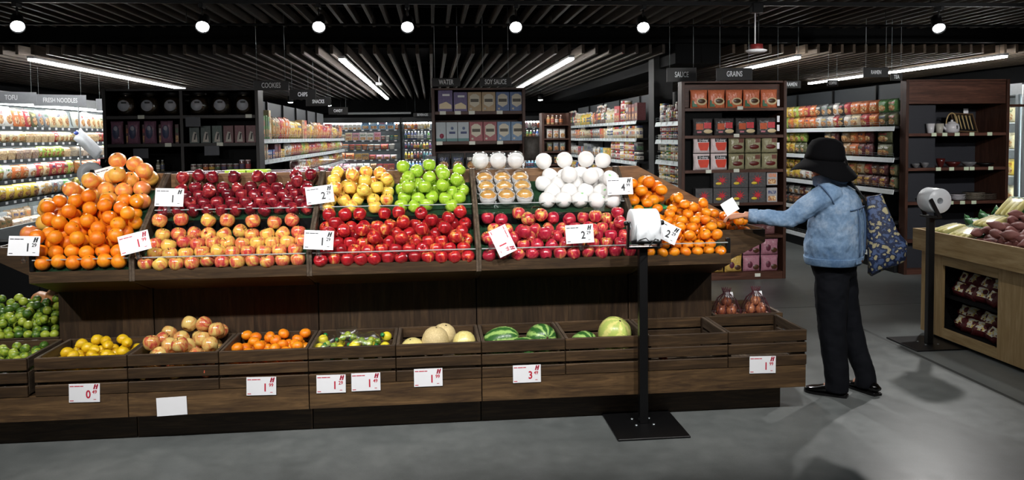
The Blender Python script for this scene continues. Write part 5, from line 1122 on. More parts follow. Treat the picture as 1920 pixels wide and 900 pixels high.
# ================================================================== end shelves facing the camera
YE = 8.57
def endcap(name, lab, x0, x1, zs, ztop, header, depth=.5, mat=M_shelfw, back=M_blackm, sw=.035, front=YE, hole=True, base=.06, split=None, shelf_x0=None, side=True, shelfm=None, shal=None):
    t = thing(name, lab, 'shelf', ((x0 + x1) / 2, front, 0)); I = T(-(x0 + x1) / 2, -front, 0)
    # shal = (xa, xb, d): a stretch of the unit with shallower shelves, where the aisle shelving stands behind it
    segs = [(x0, x1, depth)]
    if shal: segs = sorted([shal, (shal[1], x1, depth) if shal[0] <= x0 else (x0, shal[0], depth)])
    inner = lambda a, b: (max(a, x0 + sw), min(b, x1 - sw))
    for xa, xb_, d in segs:
        xa, xb_ = inner(xa, xb_)
        MB().b2(xa, xb_, front + d - .02, front + d, 0, ztop, M=I).build('back_panel', back, t)
        MB().b2(xa, xb_, front + .02, front + d - .021, ztop - .02, ztop, M=I).build('top_board', mat, t)
    if side:
        for a in (x0, x1 - sw):
            d = segs[0][2] if a == x0 else segs[-1][2]
            MB().cbox((a + sw / 2, front + d / 2, ztop / 2), (sw, d, ztop), .003, M=I).build('side_panel', M_lam if mat is M_shelfw else mat, t)
    if header: MB().cbox(((x0 + x1) / 2, front + .03, (header + ztop) / 2), (x1 - x0 - 2 * sw - .004, .02, ztop - header - .025), .003, M=I).build('header_board', mat, t)
    def board(z0, z1, nm):
        if len(segs) == 1: poly = [(x0 + sw + .002, front + .005), (x1 - sw - .002, front + .005), (x1 - sw - .002, front + depth - .022), (x0 + sw + .002, front + depth - .022)]
        else:
            (a0, a1, da), (b0, b1, db) = segs
            poly = [(x0 + sw + .002, front + .005), (x1 - sw - .002, front + .005), (x1 - sw - .002, front + db - .022), (b0, front + db - .022), (b0, front + da - .022), (x0 + sw + .002, front + da - .022)]
        MB().prism(poly, 2, z0, z1, M=I).build(nm, shelfm or mat, t)
    for z in zs: board(z - .034, z - .002, 'shelf')
    if base: board(0, base, 'plinth')
    if split: MB().b2(split - .015, split + .015, front + .02, front + min(q[2] for q in segs) - .021 if False else front + segs[0][2] - .021, base, ztop - .021, M=I).build('mid_panel', mat, t)
    return t, I
M_tagg = plain('pale_green_tag', '#cfdcc0', .5); M_tagw = plain('cream_tag', '#d9dccf', .5)
def tags(t, I, lst, y=YE, m=M_tagw, w=.065, h=.038):
    for x, z in lst: MB().cbox((x, y + .001, z), (w, .003, h), .0008, M=I).build('price_tag', m, t)
# ---- right end shelf with noodle packs
t, I = endcap('end_shelf', 'brown end shelf stacked with noodle packs, left of the shopper', 2.745, 3.95, [1.928, 1.626, 1.241, .871, .50], 2.225, None, base=.085, shal=(2.745, 3.25, .145))
MB().cbox(((2.745 + 3.95) / 2, YE + .113, 2.065), (1.13, .018, .26), .003, M=I).build('header_board', M_shelfw, t)
for z in (1.98, 1.80, 1.70, 1.5): MB().cbox((3.86, YE + .02, z), (.03, .004, .07), .001, M=I).build('slot_plate', M_card, t)
tags(t, I, [(3.41, 1.925), (3.37, 1.62), (3.05, 1.225), (3.37, 1.23), (3.37, .862), (3.62, .05)])
M_or = prodmat('noodle_pack_print', 'pouch', .25)
def pk(x, z, w, h, col, lab, grp, y=YE + .055, d=.07, parts=(), kind='flat', tilt=0):
    o = good(kind, T(x, y, z) @ RX(tilt), (w, d, h), col, lab, grp, 'noodle_pack' if kind == 'flat' else None, 'noodle pack' if kind == 'flat' else None)
    for nm, dims, c, off in parts:       # parts in unit coordinates of the pack
        q = MB().cbox(off, dims, .004).build(nm, c, o)
    return o
M_bowl = plain('bowl_print_cream', '#d8c49a', .35); M_soup = plain('soup_print_brown', '#4a2f1c', .35); M_grn = plain('leaf_print_green', '#2f6a4a', .35); M_pk = plain('prawn_print_red', '#c8323c', .35, var=.4, scale=6); M_yl = plain('yellow_print', '#e3c63c', .35)
M_orr = plain('orange_red_print', '#d8432c', .35, var=.2, scale=5)
def ellp(o, c, rx, rz, mat, nm, y):
    MB().lathe([(0, -.02), (1, -.02), (1, .02), (0, .02)], 20, M=T(c[0], y, c[1]) @ RX(math.pi / 2) @ SC(rx, rz, 1)).build(nm, mat, o)
for k in range(5):
    o = pk(2.955 + k * .202, 1.926, .195, .205, '#d4672e', '%s orange noodle pack in the top row of the brown end shelf' % ('leftmost', 'second', 'middle', 'fourth', 'rightmost')[k], 'orange noodle packs in the top row')
    ellp(o, (.12, .36), .3, .2, M_bowl, 'bowl_print', -.46); ellp(o, (.12, .38), .22, .12, M_soup, 'soup_print', -.475)
    MB().prism([(-.42, .08), (-.1, .08), (-.3, .42), (-.42, .42)], 1, -.40, -.36).build('corner_print', M_grn, o)
for k in range(4):
    xx = 3.0 + k * .245
    o = pk(xx, 1.624, .225, .19, '#1a1718', '%s black noodle pack with red print in the second row' % ('leftmost', 'second', 'third', 'rightmost')[k], 'black noodle packs in the second row', d=.08)
    MB().cbox((-.2, -.43, .52), (.36, .06, .36), .01).build('orange_print', plain('orange_dish_print', '#c85a30', .3, var=.3, scale=5), o)
    MB().cbox((.2, -.43, .58), (.36, .06, .34), .01).build('red_print', M_pk, o); ellp(o, (.22, .24), .22, .12, M_bowl, 'bowl_print', -.45); MB().cbox((-.22, -.42, .2), (.22, .06, .1), .01).build('label_print', plain('pink_label', '#c77a86', .4), o)
for k in range(2):
    for r_ in range(2):
        o = pk(2.985 + k * .2, 1.239 + r_ * .19, .19, .182, '#e9d9da', 'white noodle pack lettered U-dong, %s %s of the block of four' % (('lower', 'upper')[r_], ('left', 'right')[k]), 'white U-dong packs', d=.08)
        MB().cbox((.06, -.45, .78), (.7, .06, .2), .01).build('name_band', M_ink, o)
        tx = obj('lettering', text_mesh('U-dong', M_card, 1, .8, .02), o, T(.06, -.49, .78) @ RX(math.pi / 2) @ SC(.22, .22, 1))
        MB().prism([(-.26, .64), (.4, .64), (.38, .4), (.3, .16), (-.12, .16), (-.24, .42)], 1, -.485, -.43).build('bowl_print', M_orr, o)
for k in range(3):
    for r_ in range(2):
        o = pk(3.39 + k * .192, 1.239 + r_ * .185, .187, .178, '#8f8a63', 'olive noodle pack with a brown dish, %s row, %s' % (('lower', 'upper')[r_], ('beside the white packs', 'middle', 'right')[k]), 'olive noodle packs', d=.08)
        ellp(o, (0, .38), .3, .14, plain('dark_red_dish', '#5e2420', .35, var=.3, scale=6), 'dish_print', -.46); MB().cbox((.22, -.40, .78), (.3, .06, .26), .01).build('corner_print', plain('brown_print', '#6a3a2c', .4), o)
for k in range(4):
    for r_ in range(2):
        if k == 0 and r_ == 1: continue
        o = pk(3.0 + k * .205, .869 + r_ * .172, .195, .168, '#16131a', 'black pack with a red flower print, %s row, %s' % (('lower', 'upper')[r_], ('behind the price card', 'left', 'middle', 'right')[k]), 'black packs with red flower print', d=.1, kind='carton')
        st = MB()
        for q in range(9):
            a = q * .7; st.prism([(0 + .05 * math.cos(a + 1.57), .5 + .05 * math.sin(a + 1.57)), (.34 * math.cos(a), .5 + .34 * math.sin(a)), (.05 * math.cos(a - 1.57), .5 + .05 * math.sin(a - 1.57))], 1, -.53 - .002 * q, -.49)
        st.build('flower_print', M_pk, o); ellp(o, (-.2, .28), .17, .09, M_yl, 'badge_print', -.54)
for r_ in range(2): good('box', T(3.80, YE + .05, .869 + r_ * .19), (.12, .02, .16), '#a8a6a8', 'grey speckled sign card at the right of the end shelf, %s' % ('lower', 'upper')[r_], 'grey cards on the end shelf', 'display_card', 'card')
for k in range(4): pk(3.45 + .11 * k, .498, .12, .12, '#5e1a20', 'dark red pack on the low shelf behind the end bin', 'dark red packs on the low shelf', d=.08)
for k in range(5):
    for r_ in range(2):
        pinkp = k >= 3
        o = pk(2.93 + k * .212, .085 + r_ * .187, .2, .182, '#a8697c' if pinkp else '#c9a23a', '%s pack with a cartoonless round dish print on the floor shelf, %s row' % (('pink', 'yellow')[0 if pinkp else 1], ('lower', 'upper')[r_]) if False else '%s noodle pack on the bottom shelf of the brown end shelf, %s row' % ('pink' if pinkp else 'yellow', ('lower', 'upper')[r_]), 'packs on the bottom end shelf', d=.09)
        ellp(o, (.2, .3), .18, .15, M_soup, 'dish_print', -.44); ellp(o, (-.14, .45), .14, .2, plain('dark_pink_print', '#5e2a3a', .4), 'figure_print', -.46)
# ---- centre end shelf with cartons
t, I = endcap('end_shelf', 'dark end shelf of cartons under the water and soy sauce signs', 0.0, 1.01, [1.917, 1.595, 1.27, .9, .5], 2.165, None, back=M_shelfw)
tags(t, I, [(.12, 1.90), (.28, 1.90), (.43, 1.90), (.73, 1.90), (.08, 1.575), (.43, 1.575), (.73, 1.575)])
def carton(x, z, w, h, col, lab, kind, c2):
    o = good('carton', T(x, YE + .09, z), (w, .09, h), col, lab, 'cartons on the dark centre shelf', 'carton', 'carton')
    if kind == 'purple':
        MB().prism([(-.42, .12), (.42, .12), (.42, .3), (.05, .46), (-.42, .34)], 1, -.52, -.5).build('food_print', M_bowl, o); MB().cbox((.05, -.51, .78), (.5, .02, .1), .004).build('name_print', M_white, o)
    elif kind == 'hex':
        MB().prism([(-.36, .36), (0, .2), (.36, .36), (.36, .78), (.12, .9), (-.12, .9), (-.36, .78)], 1, -.52, -.5).build('badge_print', plain('cream_badge', '#cfc8b4', .5), o)
        MB().cbox((0, -.525, .56), (.6, .01, .16), .004).build('name_print', plain('badge_lettering', '#4a4436', .5, var=.5, scale=9), o); ellp(o, (-.28, .12), .09, .06, plain('badge_dot', '#c9c4b8', .5), 'dot_print', -.505)
    else:
        MB().cbox((0, -.51, .08), (.98, .02, .14), .004).build('base_band', plain('teal_band', '#4f7f80', .5), o)
        if kind == 'dot': ellp(o, (.08, .28), .22, .13, plain('maroon_dot', '#8a2a44', .5), 'dot_print', -.505)
        else:
            MB().cbox((.03, -.51, .45), (.56, .02, .12), .004).build('name_print', plain('navy_lettering', '#2a3a6a', .5, var=.6, scale=9), o); ellp(o, (.03, .68), .13, .08, plain('blue_mark', '#5a6a8a', .5), 'mark_print', -.505)
for k, (c, kd, n_) in enumerate((('#5b4a86', 'purple', 'purple'), ('#5b4a86', 'purple', 'purple'), ('#b09468', 'hex', 'tan'), ('#b09468', 'hex', 'tan'), ('#3a5f96', 'hex', 'blue'), ('#3a5f96', 'hex', 'blue'))):
    carton(.16 + k * .152 if k else .15, 1.917, .145 if k else .155, .205 if k else .225, c, '%s carton in the top row of the centre shelf, %s' % (n_, ('far left', 'second from left', 'third', 'fourth', 'fifth', 'far right')[k]), kd, None)
xx = .065
for k, (c, kd, n_, w) in enumerate((('#a9b4ba', 'dot', 'pale', .105), ('#b0bbc2', 'name', 'pale', .118), ('#b0bbc2', 'name', 'pale', .118), ('#96303c', 'hex', 'red', .145), ('#96303c', 'hex', 'red', .145), ('#5f86ac', 'hex', 'light blue', .145), ('#5f86ac', 'hex', 'light blue', .145))):
    carton(xx + w / 2 - .02, 1.595, w, .205, c, '%s carton in the second row of the centre shelf, %s' % (n_, ('far left', 'second', 'third', 'middle', 'fifth', 'sixth', 'far right')[k]), kd, None); xx += w + .006
for k in range(6): good('pouch', T(.12 + .155 * k, YE + .1, 1.268), (.15, .1, .2), ['#23262a', '#2f3a3c', '#1d2024', '#3a3230', '#2a2a30', '#403a34'][k], 'dark bag in the third row of the centre shelf, %s from the left' % ('one', 'two', 'three', 'four', 'five', 'six')[k], 'dark bags on the centre shelf')
for k in range(5): good('box', T(.15 + .17 * k, YE + .1, .898), (.15, .1, .25), ['#1f2c48', '#23434a', '#2a2f3a', '#1e3a5a', '#33302c'][k], 'dark blue carton in the fourth row of the centre shelf', 'dark cartons on the centre shelf')
mp = plain('grey_film', '#8d9498', .25, var=.4, scale=25)
o = tag(obj('foil_bag', pillow(.12, .26, .1, wr=.4, seed=77).mesh('foil_bag', mp), None, T(-.02, YE - .08, 1.18)), 'shiny grey foil bag hanging at the left edge of the centre shelf', 'bag')
hk = obj('hook', MB().tube([(0, .03, .25), (0, .0, .29), (0, .09, .3)], .004, 6).mesh('hook', M_steel), o)
o = tag(obj('foil_bag', pillow(.17, .26, .10, wr=.35, seed=78).mesh('foil_bag', plain('dark_mesh_sack', '#4a4540', .6, var=.7, scale=45)), None, T(1.07, YE - .05, 1.38)), 'dark mesh sack hanging at the right edge of the centre shelf', 'sack')
obj('hook', MB().tube([(-.05, .0, .29), (-.1, .05, .3)], .004, 6).mesh('hook', M_steel), o)
# ---- left end shelf, two bays, jars and packs
t, I = endcap('end_shelf', 'black double shelf with glass jars and pink packs on the left', -3.36, -1.80, [1.90, 1.61, 1.32, 1.0, .6], 2.175, None, back=M_blackm, mat=plain('dark_brown_laminate', '#1c1613', .5), split=-2.585, shal=(-2.28, -1.80, .255))
tags(t, I, [(-2.98, 1.885), (-1.9, 1.885), (-2.72, 1.595), (-2.2, 1.595)])
M_jarg = clear('jar_glass', (.85, .82, .74), .16, .12); M_cook = plain('jar_snacks', '#4a3a26', .6, var=.6, scale=28); M_lab = plain('round_label', '#b9bdc6', .5)
JB = MB().lathe([(0, .0), (.07, 0), (.095, .02), (.1, .1), (.095, .17), (.075, .205), (.06, .215), (.055, .215), (.07, .2), (.09, .165), (.094, .1), (.09, .025), (0, .008)], 20).mesh('glass', M_jarg)
JC = MB().lathe([(0, .01), (.085, .025), (.09, .1), (.082, .17), (.05, .19), (0, .195)], 16).mesh('snacks', M_cook); JL = MB().lathe([(.066, .215), (.07, .22), (.07, .242), (.06, .25), (0, .25)], 20).mesh('lid', M_black)
JT = MB().lathe([(0, -.003), (.058, -.003), (.058, .003), (0, .003)], 20).mesh('round_label', M_lab); JK = MB().cbox((0, 0, 0), (.05, .006, .018), .001).mesh('label_mark', M_ink)
for b, x0 in enumerate((-3.16, -2.43)):
    for k in range(3):
        j = thing('glass_jar', 'glass jar with round label, %s in the %s bay of the black shelf' % (('left', 'middle', 'right')[k], ('left', 'right')[b]), 'jar', (x0 + k * .232, YE + .13, 1.899), 'glass jars with round labels')
        obj('glass', JB, j); obj('snacks', JC, j); obj('lid', JL, j); l_ = obj('round_label', JT, j, T(0, -.101, .105) @ RX(math.pi / 2)); obj('label_mark', JK, j, T(.005, -.106, .135))
for k in range(4):
    o = pk(-3.24 + .165 * k, 1.609, .125, .235, '#7d4a68', 'pink and mauve pouch, %s in the left bay of the black shelf' % ('first', 'second', 'third', 'fourth')[k], 'mauve pouches on the black shelf', d=.09)
    ellp(o, (0, .52), .27, .3, plain('slate_blue_print', '#4a5270', .4), 'oval_print', -.47); ellp(o, (0, .68), .16, .1, plain('pale_face_print', '#a8a8b4', .4), 'pale_print', -.49)
    good('box', T(-3.158 + .165 * k, YE + .16, 1.609), (.036, .1, .2), '#4e1a24', 'narrow dark red carton between the mauve pouches', 'narrow dark red cartons')
for k in range(6):
    o = good('carton', T(-2.47 + .115 * k, YE + .1, 1.609), (.1, .09, .18), ['#1f3a34', '#1f3a34', '#24433a', '#5e1a24', '#6a2430', '#5e1a24'][k], '%s carton in the right bay of the black shelf, %s' % ('dark green' if k < 3 else 'dark red', ('first', 'second', 'third', 'fourth', 'fifth', 'last')[k]), 'dark cartons on the black shelf')
    MB().prism([(-.3, .06), (.3, .06), (.2, .6), (-.05, .66), (-.2, .4)], 1, -.53, -.5).build('pale_print', plain('pale_carton_print', '#b4aea4', .5, var=.3, scale=7), o)
    MB().prism([(-.05, .2), (.08, .2), (.22, .56), (.06, .56)], 1, -.55, -.531).build('stroke_print', M_ink, o)
for k in range(2): good('bottle', T(-2.86 + .045 * k, YE + .1, 1.318), (.04, .04, .12), '#6a6448', 'small olive bottle on the third black shelf, %s' % ('left', 'right')[k], 'small bottles on the black shelf')
for k in range(10): good('can', T(-2.5 + .062 * k, YE + .1, 1.318), (.058, .058, .07 if k < 8 else .11), '#5a2824', 'dark red can in the row on the third black shelf', 'dark red cans on the black shelf')
M_gcard = plain('dim_grey_card', '#3d4048', .5)
for x, z, l in ((-2.99, 1.51, 'grey hanging card under the mauve pouches'), (-2.46, 1.83, 'grey hanging card under the right jars'), (-2.28, 1.53, 'grey hanging card under the dark green cartons')):
    o = tag(obj('hanging_card', MB().cbox((0, 0, 0), (.15, .003, .10), .001).mesh('hanging_card', M_gcard), None, T(x, YE - .012, z)), l, 'card'); obj('clip', MB().cbox((0, .008, .048), (.03, .012, .012), .002).mesh('clip', M_clip), o)
pn = thing('poster_board', 'dark chalkboard sign leaning behind the orange heap', 'sign', (-3.1, 8.35, 0))
MB().cbox((-.03, 0, 1.36), (.36, .015, .22), .003).build('board', M_blackm, pn); MB().b2(-.04, -.02, -.01, .01, 0, 1.25).build('post', M_black, pn); MB().cbox((-.03, 0, .006), (.3, .3, .012), .002).build('foot', M_black, pn)
m = MB(); 
for k in range(7): m.b2(-.12 + .028 * k, -.105 + .028 * k, -.0095, -.008, 1.33, 1.36)
for k in range(9): m.tube([(-.16 + .03 * k, -.009, 1.43 + .01 * math.sin(k)), (-.15 + .03 * k, -.009, 1.445 + .01 * math.cos(k))], .004, 5)
m.build('chalk_marks', plain('chalk', '#7d8078', .8), pn)
rb = thing('bag_roll_stand', 'white bag roll on a black arm left of the orange heap', 'bag stand', (-2.95, 7.3, 0))
MB().cbox((0, 0, .006), (.36, .36, .012), .002).build('base_plate', M_black, rb); MB().cbox((.03, 0, .66), (.04, .04, 1.22), .003).build('pole', M_black, rb)
MB().lathe([(.02, -.07), (.1, -.07), (.1, .07), (.02, .07), (.02, -.07)], 28, M=T(-.03, .0, 1.36) @ RZ(.3) @ RX(math.pi / 2)).build('bag_roll', M_roll, rb); MB().cbox((.02, -.09, 1.31), (.025, .03, .17), .003).build('arm', M_black, rb)
# film hanging off a bag roll by the chiller
o = tag(obj('hanging_bag', pillow(.22, .55, .12, wr=.25, seed=90).mesh('hanging_bag', plain('white_plastic_film', '#d6dadf', .3)), None, T(-5.12, 12.9, 1.42) @ RZ(1.2) @ RY(-.9)), 'white plastic bag drooping in front of the far chiller section', 'bag')
obj('blue_cap', MB().lathe([(0, 0), (.03, .005), (.03, .04), (0, .05)], 12).mesh('blue_cap', plain('blue_cap', '#3a4fa0', .4)), o, T(0, 0, .54))
# ---- right dark shelf with crockery
t, I = endcap('end_shelf', 'dark brown shelf with teapot, bowls and plates on the right', 5.36, 6.62, [1.62, 1.225, .835, .4], 2.23, 1.94, depth=.55, shal=(5.36, 5.78, .12), back=plain('slate_back_panel', '#20222a', .6), shelfm=wood('reddish_shelf', '#3a221b', '#55352b', '#6a4638', 'X', .45, .2), hole=False)
MB().cbox((6.75, YE + .03, 1.926), (.25, .05, .03), .003, M=I).build('header_extension', M_shelfw, t)
tags(t, I, [(5.70, 1.603), (5.83, 1.603), (5.98, 1.603), (6.16, 1.603), (6.38, 1.603), (5.76, 1.208), (5.92, 1.208), (6.1, 1.208), (6.17, 1.208), (6.4, 1.208), (5.92, .818), (6.06, .818), (6.2, .818)], m=M_tagg, w=.06, h=.04)
MB().cbox((6.40, YE + .45, 1.87), (.06, .01, .08), .002, M=I).build('white_notice', M_card, t)
M_cer = plain('white_ceramic', '#c9c8cc', .2, var=.04); M_bam = plain('bamboo', '#b39a6a', .5); M_cer2 = plain('dark_red_glaze', '#4a1a18', .25); M_cer3 = plain('grey_glaze', '#6a6a6c', .25)
for k, x in enumerate((5.69, 5.80)):
    tag(obj('tea_cup', MB().lathe([(0, .0), (.03, 0), (.034, .005), (.048, .11), (.044, .11), (.031, .012), (0, .01)], 20).mesh('tea_cup', M_cer if k == 0 else plain('beige_ceramic', '#a9a69c', .3)), None, T(x, YE + .055, 1.619)), ('white ceramic cup left of the teapot', 'beige ceramic cup beside the teapot spout')[k], 'cup')
tp = thing('teapot', 'white teapot with arched bamboo handle on the dark brown shelf', 'teapot', (5.995, YE + .12, 1.619))
MB().lathe([(0, 0), (.06, 0), (.078, .02), (.082, .06), (.074, .1), (.045, .118), (0, .12)], 24).build('body', M_cer, tp)
MB().tube([(-.07, 0, .04), (-.1, 0, .065), (-.115, 0, .1)], [.02, .013, .009], 10).build('spout', M_cer, tp)
MB().lathe([(.045, .117), (.04, .128), (.012, .133), (.012, .14), (.015, .148), (0, .155)], 18).build('lid', M_cer, tp)
MB().tube([(.07 * math.cos(a), 0, .1 + .13 * math.sin(a)) for a in np.linspace(0, math.pi, 14)], .007, 8).build('bamboo_handle', M_bam, tp)
for s in (-1, 1): MB().tube([(s * .07, 0, .085), (s * .07, 0, .105)], .01, 8).build('handle_lug', M_cer, tp)
MB().b2(.005, .015, -.084, -.078, .045, .085).build('paper_tag', M_ink, tp)
ub = thing('utensil_box', 'tilted wooden box of bamboo kitchen utensils right of the teapot', 'box', M=T(6.20, YE + .16, 1.621) @ RX(-.5) @ RY(.06)); m_ = plain('box_wood', '#5c4630', .5)
MB().b2(-.14, .14, 0, .012, 0, .25).build('backing', M_blackm, ub)
for a in ((-.14, -.128, 0, .25), (.128, .14, 0, .25), (-.127, .127, 0, .012), (-.127, .127, .238, .25)): MB().b2(a[0], a[1], -.02, .0, a[2], a[3]).build('frame_side', m_, ub)
for k in range(5): MB().tube([(-.09 + .045 * k, -.01, .04), (-.09 + .045 * k, -.012, .17), (-.09 + .045 * k, -.01, .22)], [.006, .007, .014], 8).build('utensil', M_bam, ub)
bw = lambda r, h: MB().lathe([(0, 0), (r * .45, 0), (r * .5, .008), (r * .9, h * .6), (r, h), (r * .95, h), (r * .8, h * .5), (r * .4, .02), (0, .015)], 22)
for k, (x, r, h, m_, l) in enumerate(((5.52, .045, .05, M_cer3, 'small dark speckled bowl at the left of the second shelf'), (5.63, .045, .06, M_cer3, 'small grey bowl beside the speckled one'), (5.87, .05, .10, M_cer2, 'tall dark red cup on the second shelf'), (6.02, .085, .06, M_cer2, 'wide dark red bowl on the second shelf'), (6.22, .08, .055, M_cer3, 'grey bowl right of the dark red bowl'), (6.42, .1, .04, M_black, 'low black dish at the right of the second shelf'))):
    tag(obj('bowl', bw(r, h).mesh('bowl', m_), None, T(x, YE + (.06 if x < 5.7 else .13), 1.224)), l, 'bowl')
for k, (x, r, n_, m_) in enumerate(((5.92, .09, 3, M_cer), (6.10, .085, 4, M_cer), (6.30, .12, 5, plain('dark_rim_plate', '#8d8578', .35)), (6.47, .1, 4, plain('brown_plate', '#5c5148', .35)))):
    for q in range(n_): tag(obj('plate', MB().lathe([(0, 0), (r * .5, 0), (r, .016), (r, .019), (r * .55, .005), (0, .004)], 24).mesh('plate', m_), None, T(x, YE + .15, .834 + .017 * q)), 'plate in the %s stack on the dark brown shelf' % ('first', 'second', 'third', 'last')[k], 'plate', 'stacked plates')
# ---- glass door fridge at the right edge
gf = thing('glass_door_fridge', 'brightly lit glass door fridge at the right edge', 'fridge', (7.45, 9.6, 0)); I = T(-7.45, -9.6, 0)
MB().b2(8.2, 8.25, 9.45, 12.5, .05, 2.22, M=I).build('back_wall', M_case, gf); MB().b2(7.46, 8.2, 9.42, 9.45, .05, 2.22, M=I).build('side_wall', M_case, gf); MB().b2(7.46, 8.25, 9.45, 12.5, 2.10, 2.24, M=I).build('top', M_caseg, gf); MB().b2(7.46, 8.25, 9.45, 12.5, .0, .2, M=I).build('base', M_caseg, gf)
for y in (9.46, 10.4, 11.4): MB().cbox((7.45, y + .03, 1.15), (.05, .06, 1.9), .004, M=I).build('door_frame', M_steel, gf); MB().b2(7.45, 7.455, y + .065, y + .93, .22, 2.08, M=I).build('glass_pane', M_acr, gf); MB().b2(7.52, 7.55, y + .01, y + .04, .25, 2.05, M=I).build('light_tube', M_tubel, gf)
for z in (1.75, 1.4, 1.05, .7, .4): MB().b2(7.56, 8.19, 9.46, 12.45, z - .02, z - .005, M=I).build('shelf', M_white, gf)
for r_, z in enumerate((1.75, 1.4, 1.05, .7, .4)): stock(7.55, -1, 9.5, 12.3, z, ORD[r_], [('pouch', .2, .22, .09, ['white', 'yellow', 'cream'], 4, 1), ('box', .16, .2, .1, ['white', 'yellow', 'grey'], 4, 1)], 'glass door fridge', 'frozen_pack', 'food pack', seed=100 + r_)

# ================================================================== hanging signs
M_sign = plain('black_sign_board', '#050506', .5); M_sg = plain('grey_sign_board', '#7b7e83', .5); M_let = plain('sign_lettering', '#e4e8ec', .5, var=.04); M_let2 = plain('sign_lettering_pale', '#d4d7db', .5, var=.04)
def sign(txt, x, y, z, w, h, lab, size, grey=False, ry=0, ztop=3.49, sx=.62):
    t = thing('aisle_sign', lab, 'sign', M=T(x, y, z) @ RZ(ry), group='hanging aisle signs')
    MB().cbox((0, 0, 0), (w, .012, h), .002).build('board', M_sg if grey else M_sign, t)
    obj('lettering', text_mesh(txt, M_let2 if grey else M_let, size, sx, .0008, .0012), t, T(0, -.0075, 0) @ RX(math.pi / 2))
    for dx in (-w * .4, w * .4): MB().tube([(dx, 0, h / 2), (dx, 0, ztop - z)], .0025, 5).build('hanging_wire', M_steel, t)
sign('COOKIES', -1.66, 8.56, 2.20, .36, .10, 'black hanging sign lettered COOKIES', .075)
sign('CHIPS', -1.66, 10.6, 2.215, .34, .13, 'black hanging sign lettered CHIPS', .075)
sign('SNACKS', -1.67, 12.1, 2.19, .36, .13, 'black hanging sign lettered SNACKS', .075)
sign('CANDY', -1.75, 15.3, 2.16, .36, .14, 'black hanging sign lettered CANDY', .075)
sign('WATER', .16, 8.50, 2.22, .30, .09, 'black sign lettered WATER above the centre shelf', .072)
sign('SOY SAUCE', .685, 8.50, 2.22, .34, .09, 'black sign lettered SOY SAUCE above the centre shelf', .072)
sign('BEVERAGES', -.22, 19.9, 2.20, .46, .1, 'small grey-lettered sign BEVERAGES above the drinks fridge', .085)
sign('SAUCE', 2.79, 8.72, 2.305, .34, .16, 'black hanging sign lettered SAUCE', .085)
sign('GRAINS', 3.40, 8.72, 2.31, .42, .14, 'black hanging sign lettered GRAINS', .085)
sign('CUP RAMEN', 4.03, 8.72, 2.19, .30, .085, 'black hanging sign lettered CUP RAMEN', .062)
sign('COFFEE', 5.02, 9.6, 2.26, .14, .075, 'small dark sign lettered COFFEE', .05)
sign('RAMEN', 5.02, 8.62, 2.315, .30, .11, 'black hanging sign lettered RAMEN', .06)
sign('TEA', 5.29, 8.66, 2.265, .14, .085, 'small black sign lettered TEA beside the ramen sign', .06)
sign('TOFU', -4.92, 9.95, 2.165, .52, .14, 'grey hanging sign lettered TOFU over the wall chiller', .08, True, .55)
sign('FRESH NOODLES', -4.92, 11.2, 2.19, .62, .155, 'grey hanging sign lettered FRESH NOODLES over the wall chiller', .085, True, .55)
sign('KIMCHI', -4.92, 12.4, 2.19, .5, .17, 'grey hanging sign cut off by the glass jars', .08, True, .55) if False else None
t = thing('aisle_sign', 'grey hanging sign partly hidden by the glass jars', 'sign', M=T(-4.72, 12.5, 2.18) @ RZ(.55), group='hanging aisle signs'); MB().cbox((0, 0, 0), (.5, .012, .18), .002).build('board', M_sg, t)
for dx in (-.2, .2): MB().tube([(dx, 0, .09), (dx, 0, 1.31)], .0025, 5).build('hanging_wire', M_steel, t)
cm = thing('security_camera', 'white camera box hanging under the slats above the cookies aisle', 'camera', (-.86, 13.5, 2.52)); MB().cbox((0, 0, .02), (.1, .14, .05), .01).build('housing', M_white, cm); MB().tube([(0, 0, .04), (0, 0, .21)], .008, 6).build('stem', M_white, cm)

# ================================================================== the shopper
PC = Vector((2.50, 4.745, 0)); FWD = Vector((-.78, .625, 0)).normalized(); LEF = Vector((FWD.y * -1, FWD.x, 0)).normalized()
def P(l, f, z): return PC + LEF * l + FWD * f + Vector((0, 0, z))
def spl(pts, n=6):                                   # Catmull-Rom through points (tuples of any length)
    A = [np.array(p, float) for p in pts]; out = []
    for i in range(len(A) - 1):
        p0 = A[max(i - 1, 0)]; p1 = A[i]; p2 = A[i + 1]; p3 = A[min(i + 2, len(A) - 1)]
        for k in range(n):
            t = k / n; out.append(.5 * ((2 * p1) + (-p0 + p2) * t + (2 * p0 - 5 * p1 + 4 * p2 - p3) * t * t + (-p0 + 3 * p1 - 3 * p2 + p3) * t ** 3))
    out.append(A[-1]); return out
def limb(mb, pts, n=14, seg=5):
    q = spl([(*p, r) for p, r in pts], seg); mb.tube([tuple(a[:3]) for a in q], [max(.003, float(a[3])) for a in q], n)
def torso(mb, secs, n=28, seg=4, sq=2.4):
    q = spl(secs, seg); rs = []
    for l, f, z, a, b in q:
        ring = []
        for k in range(n):
            t = 2 * math.pi * k / n; c, s = math.cos(t), math.sin(t)
            ring.append(tuple(P(l + a * math.copysign(abs(c) ** (2 / sq), c), f + b * math.copysign(abs(s) ** (2 / sq), s), z)))
        rs.append(ring)
    mb.rings(rs)
def ball(mb, c, r, n=16):
    m = Matrix.Translation(c) if not isinstance(c, Matrix) else c
    mb.lathe([(math.sin(a), -math.cos(a)) if 0 < i < 10 else (0, -math.cos(a)) for i, a in enumerate(np.linspace(0, math.pi, 11))], n, M=m @ SC(*r))
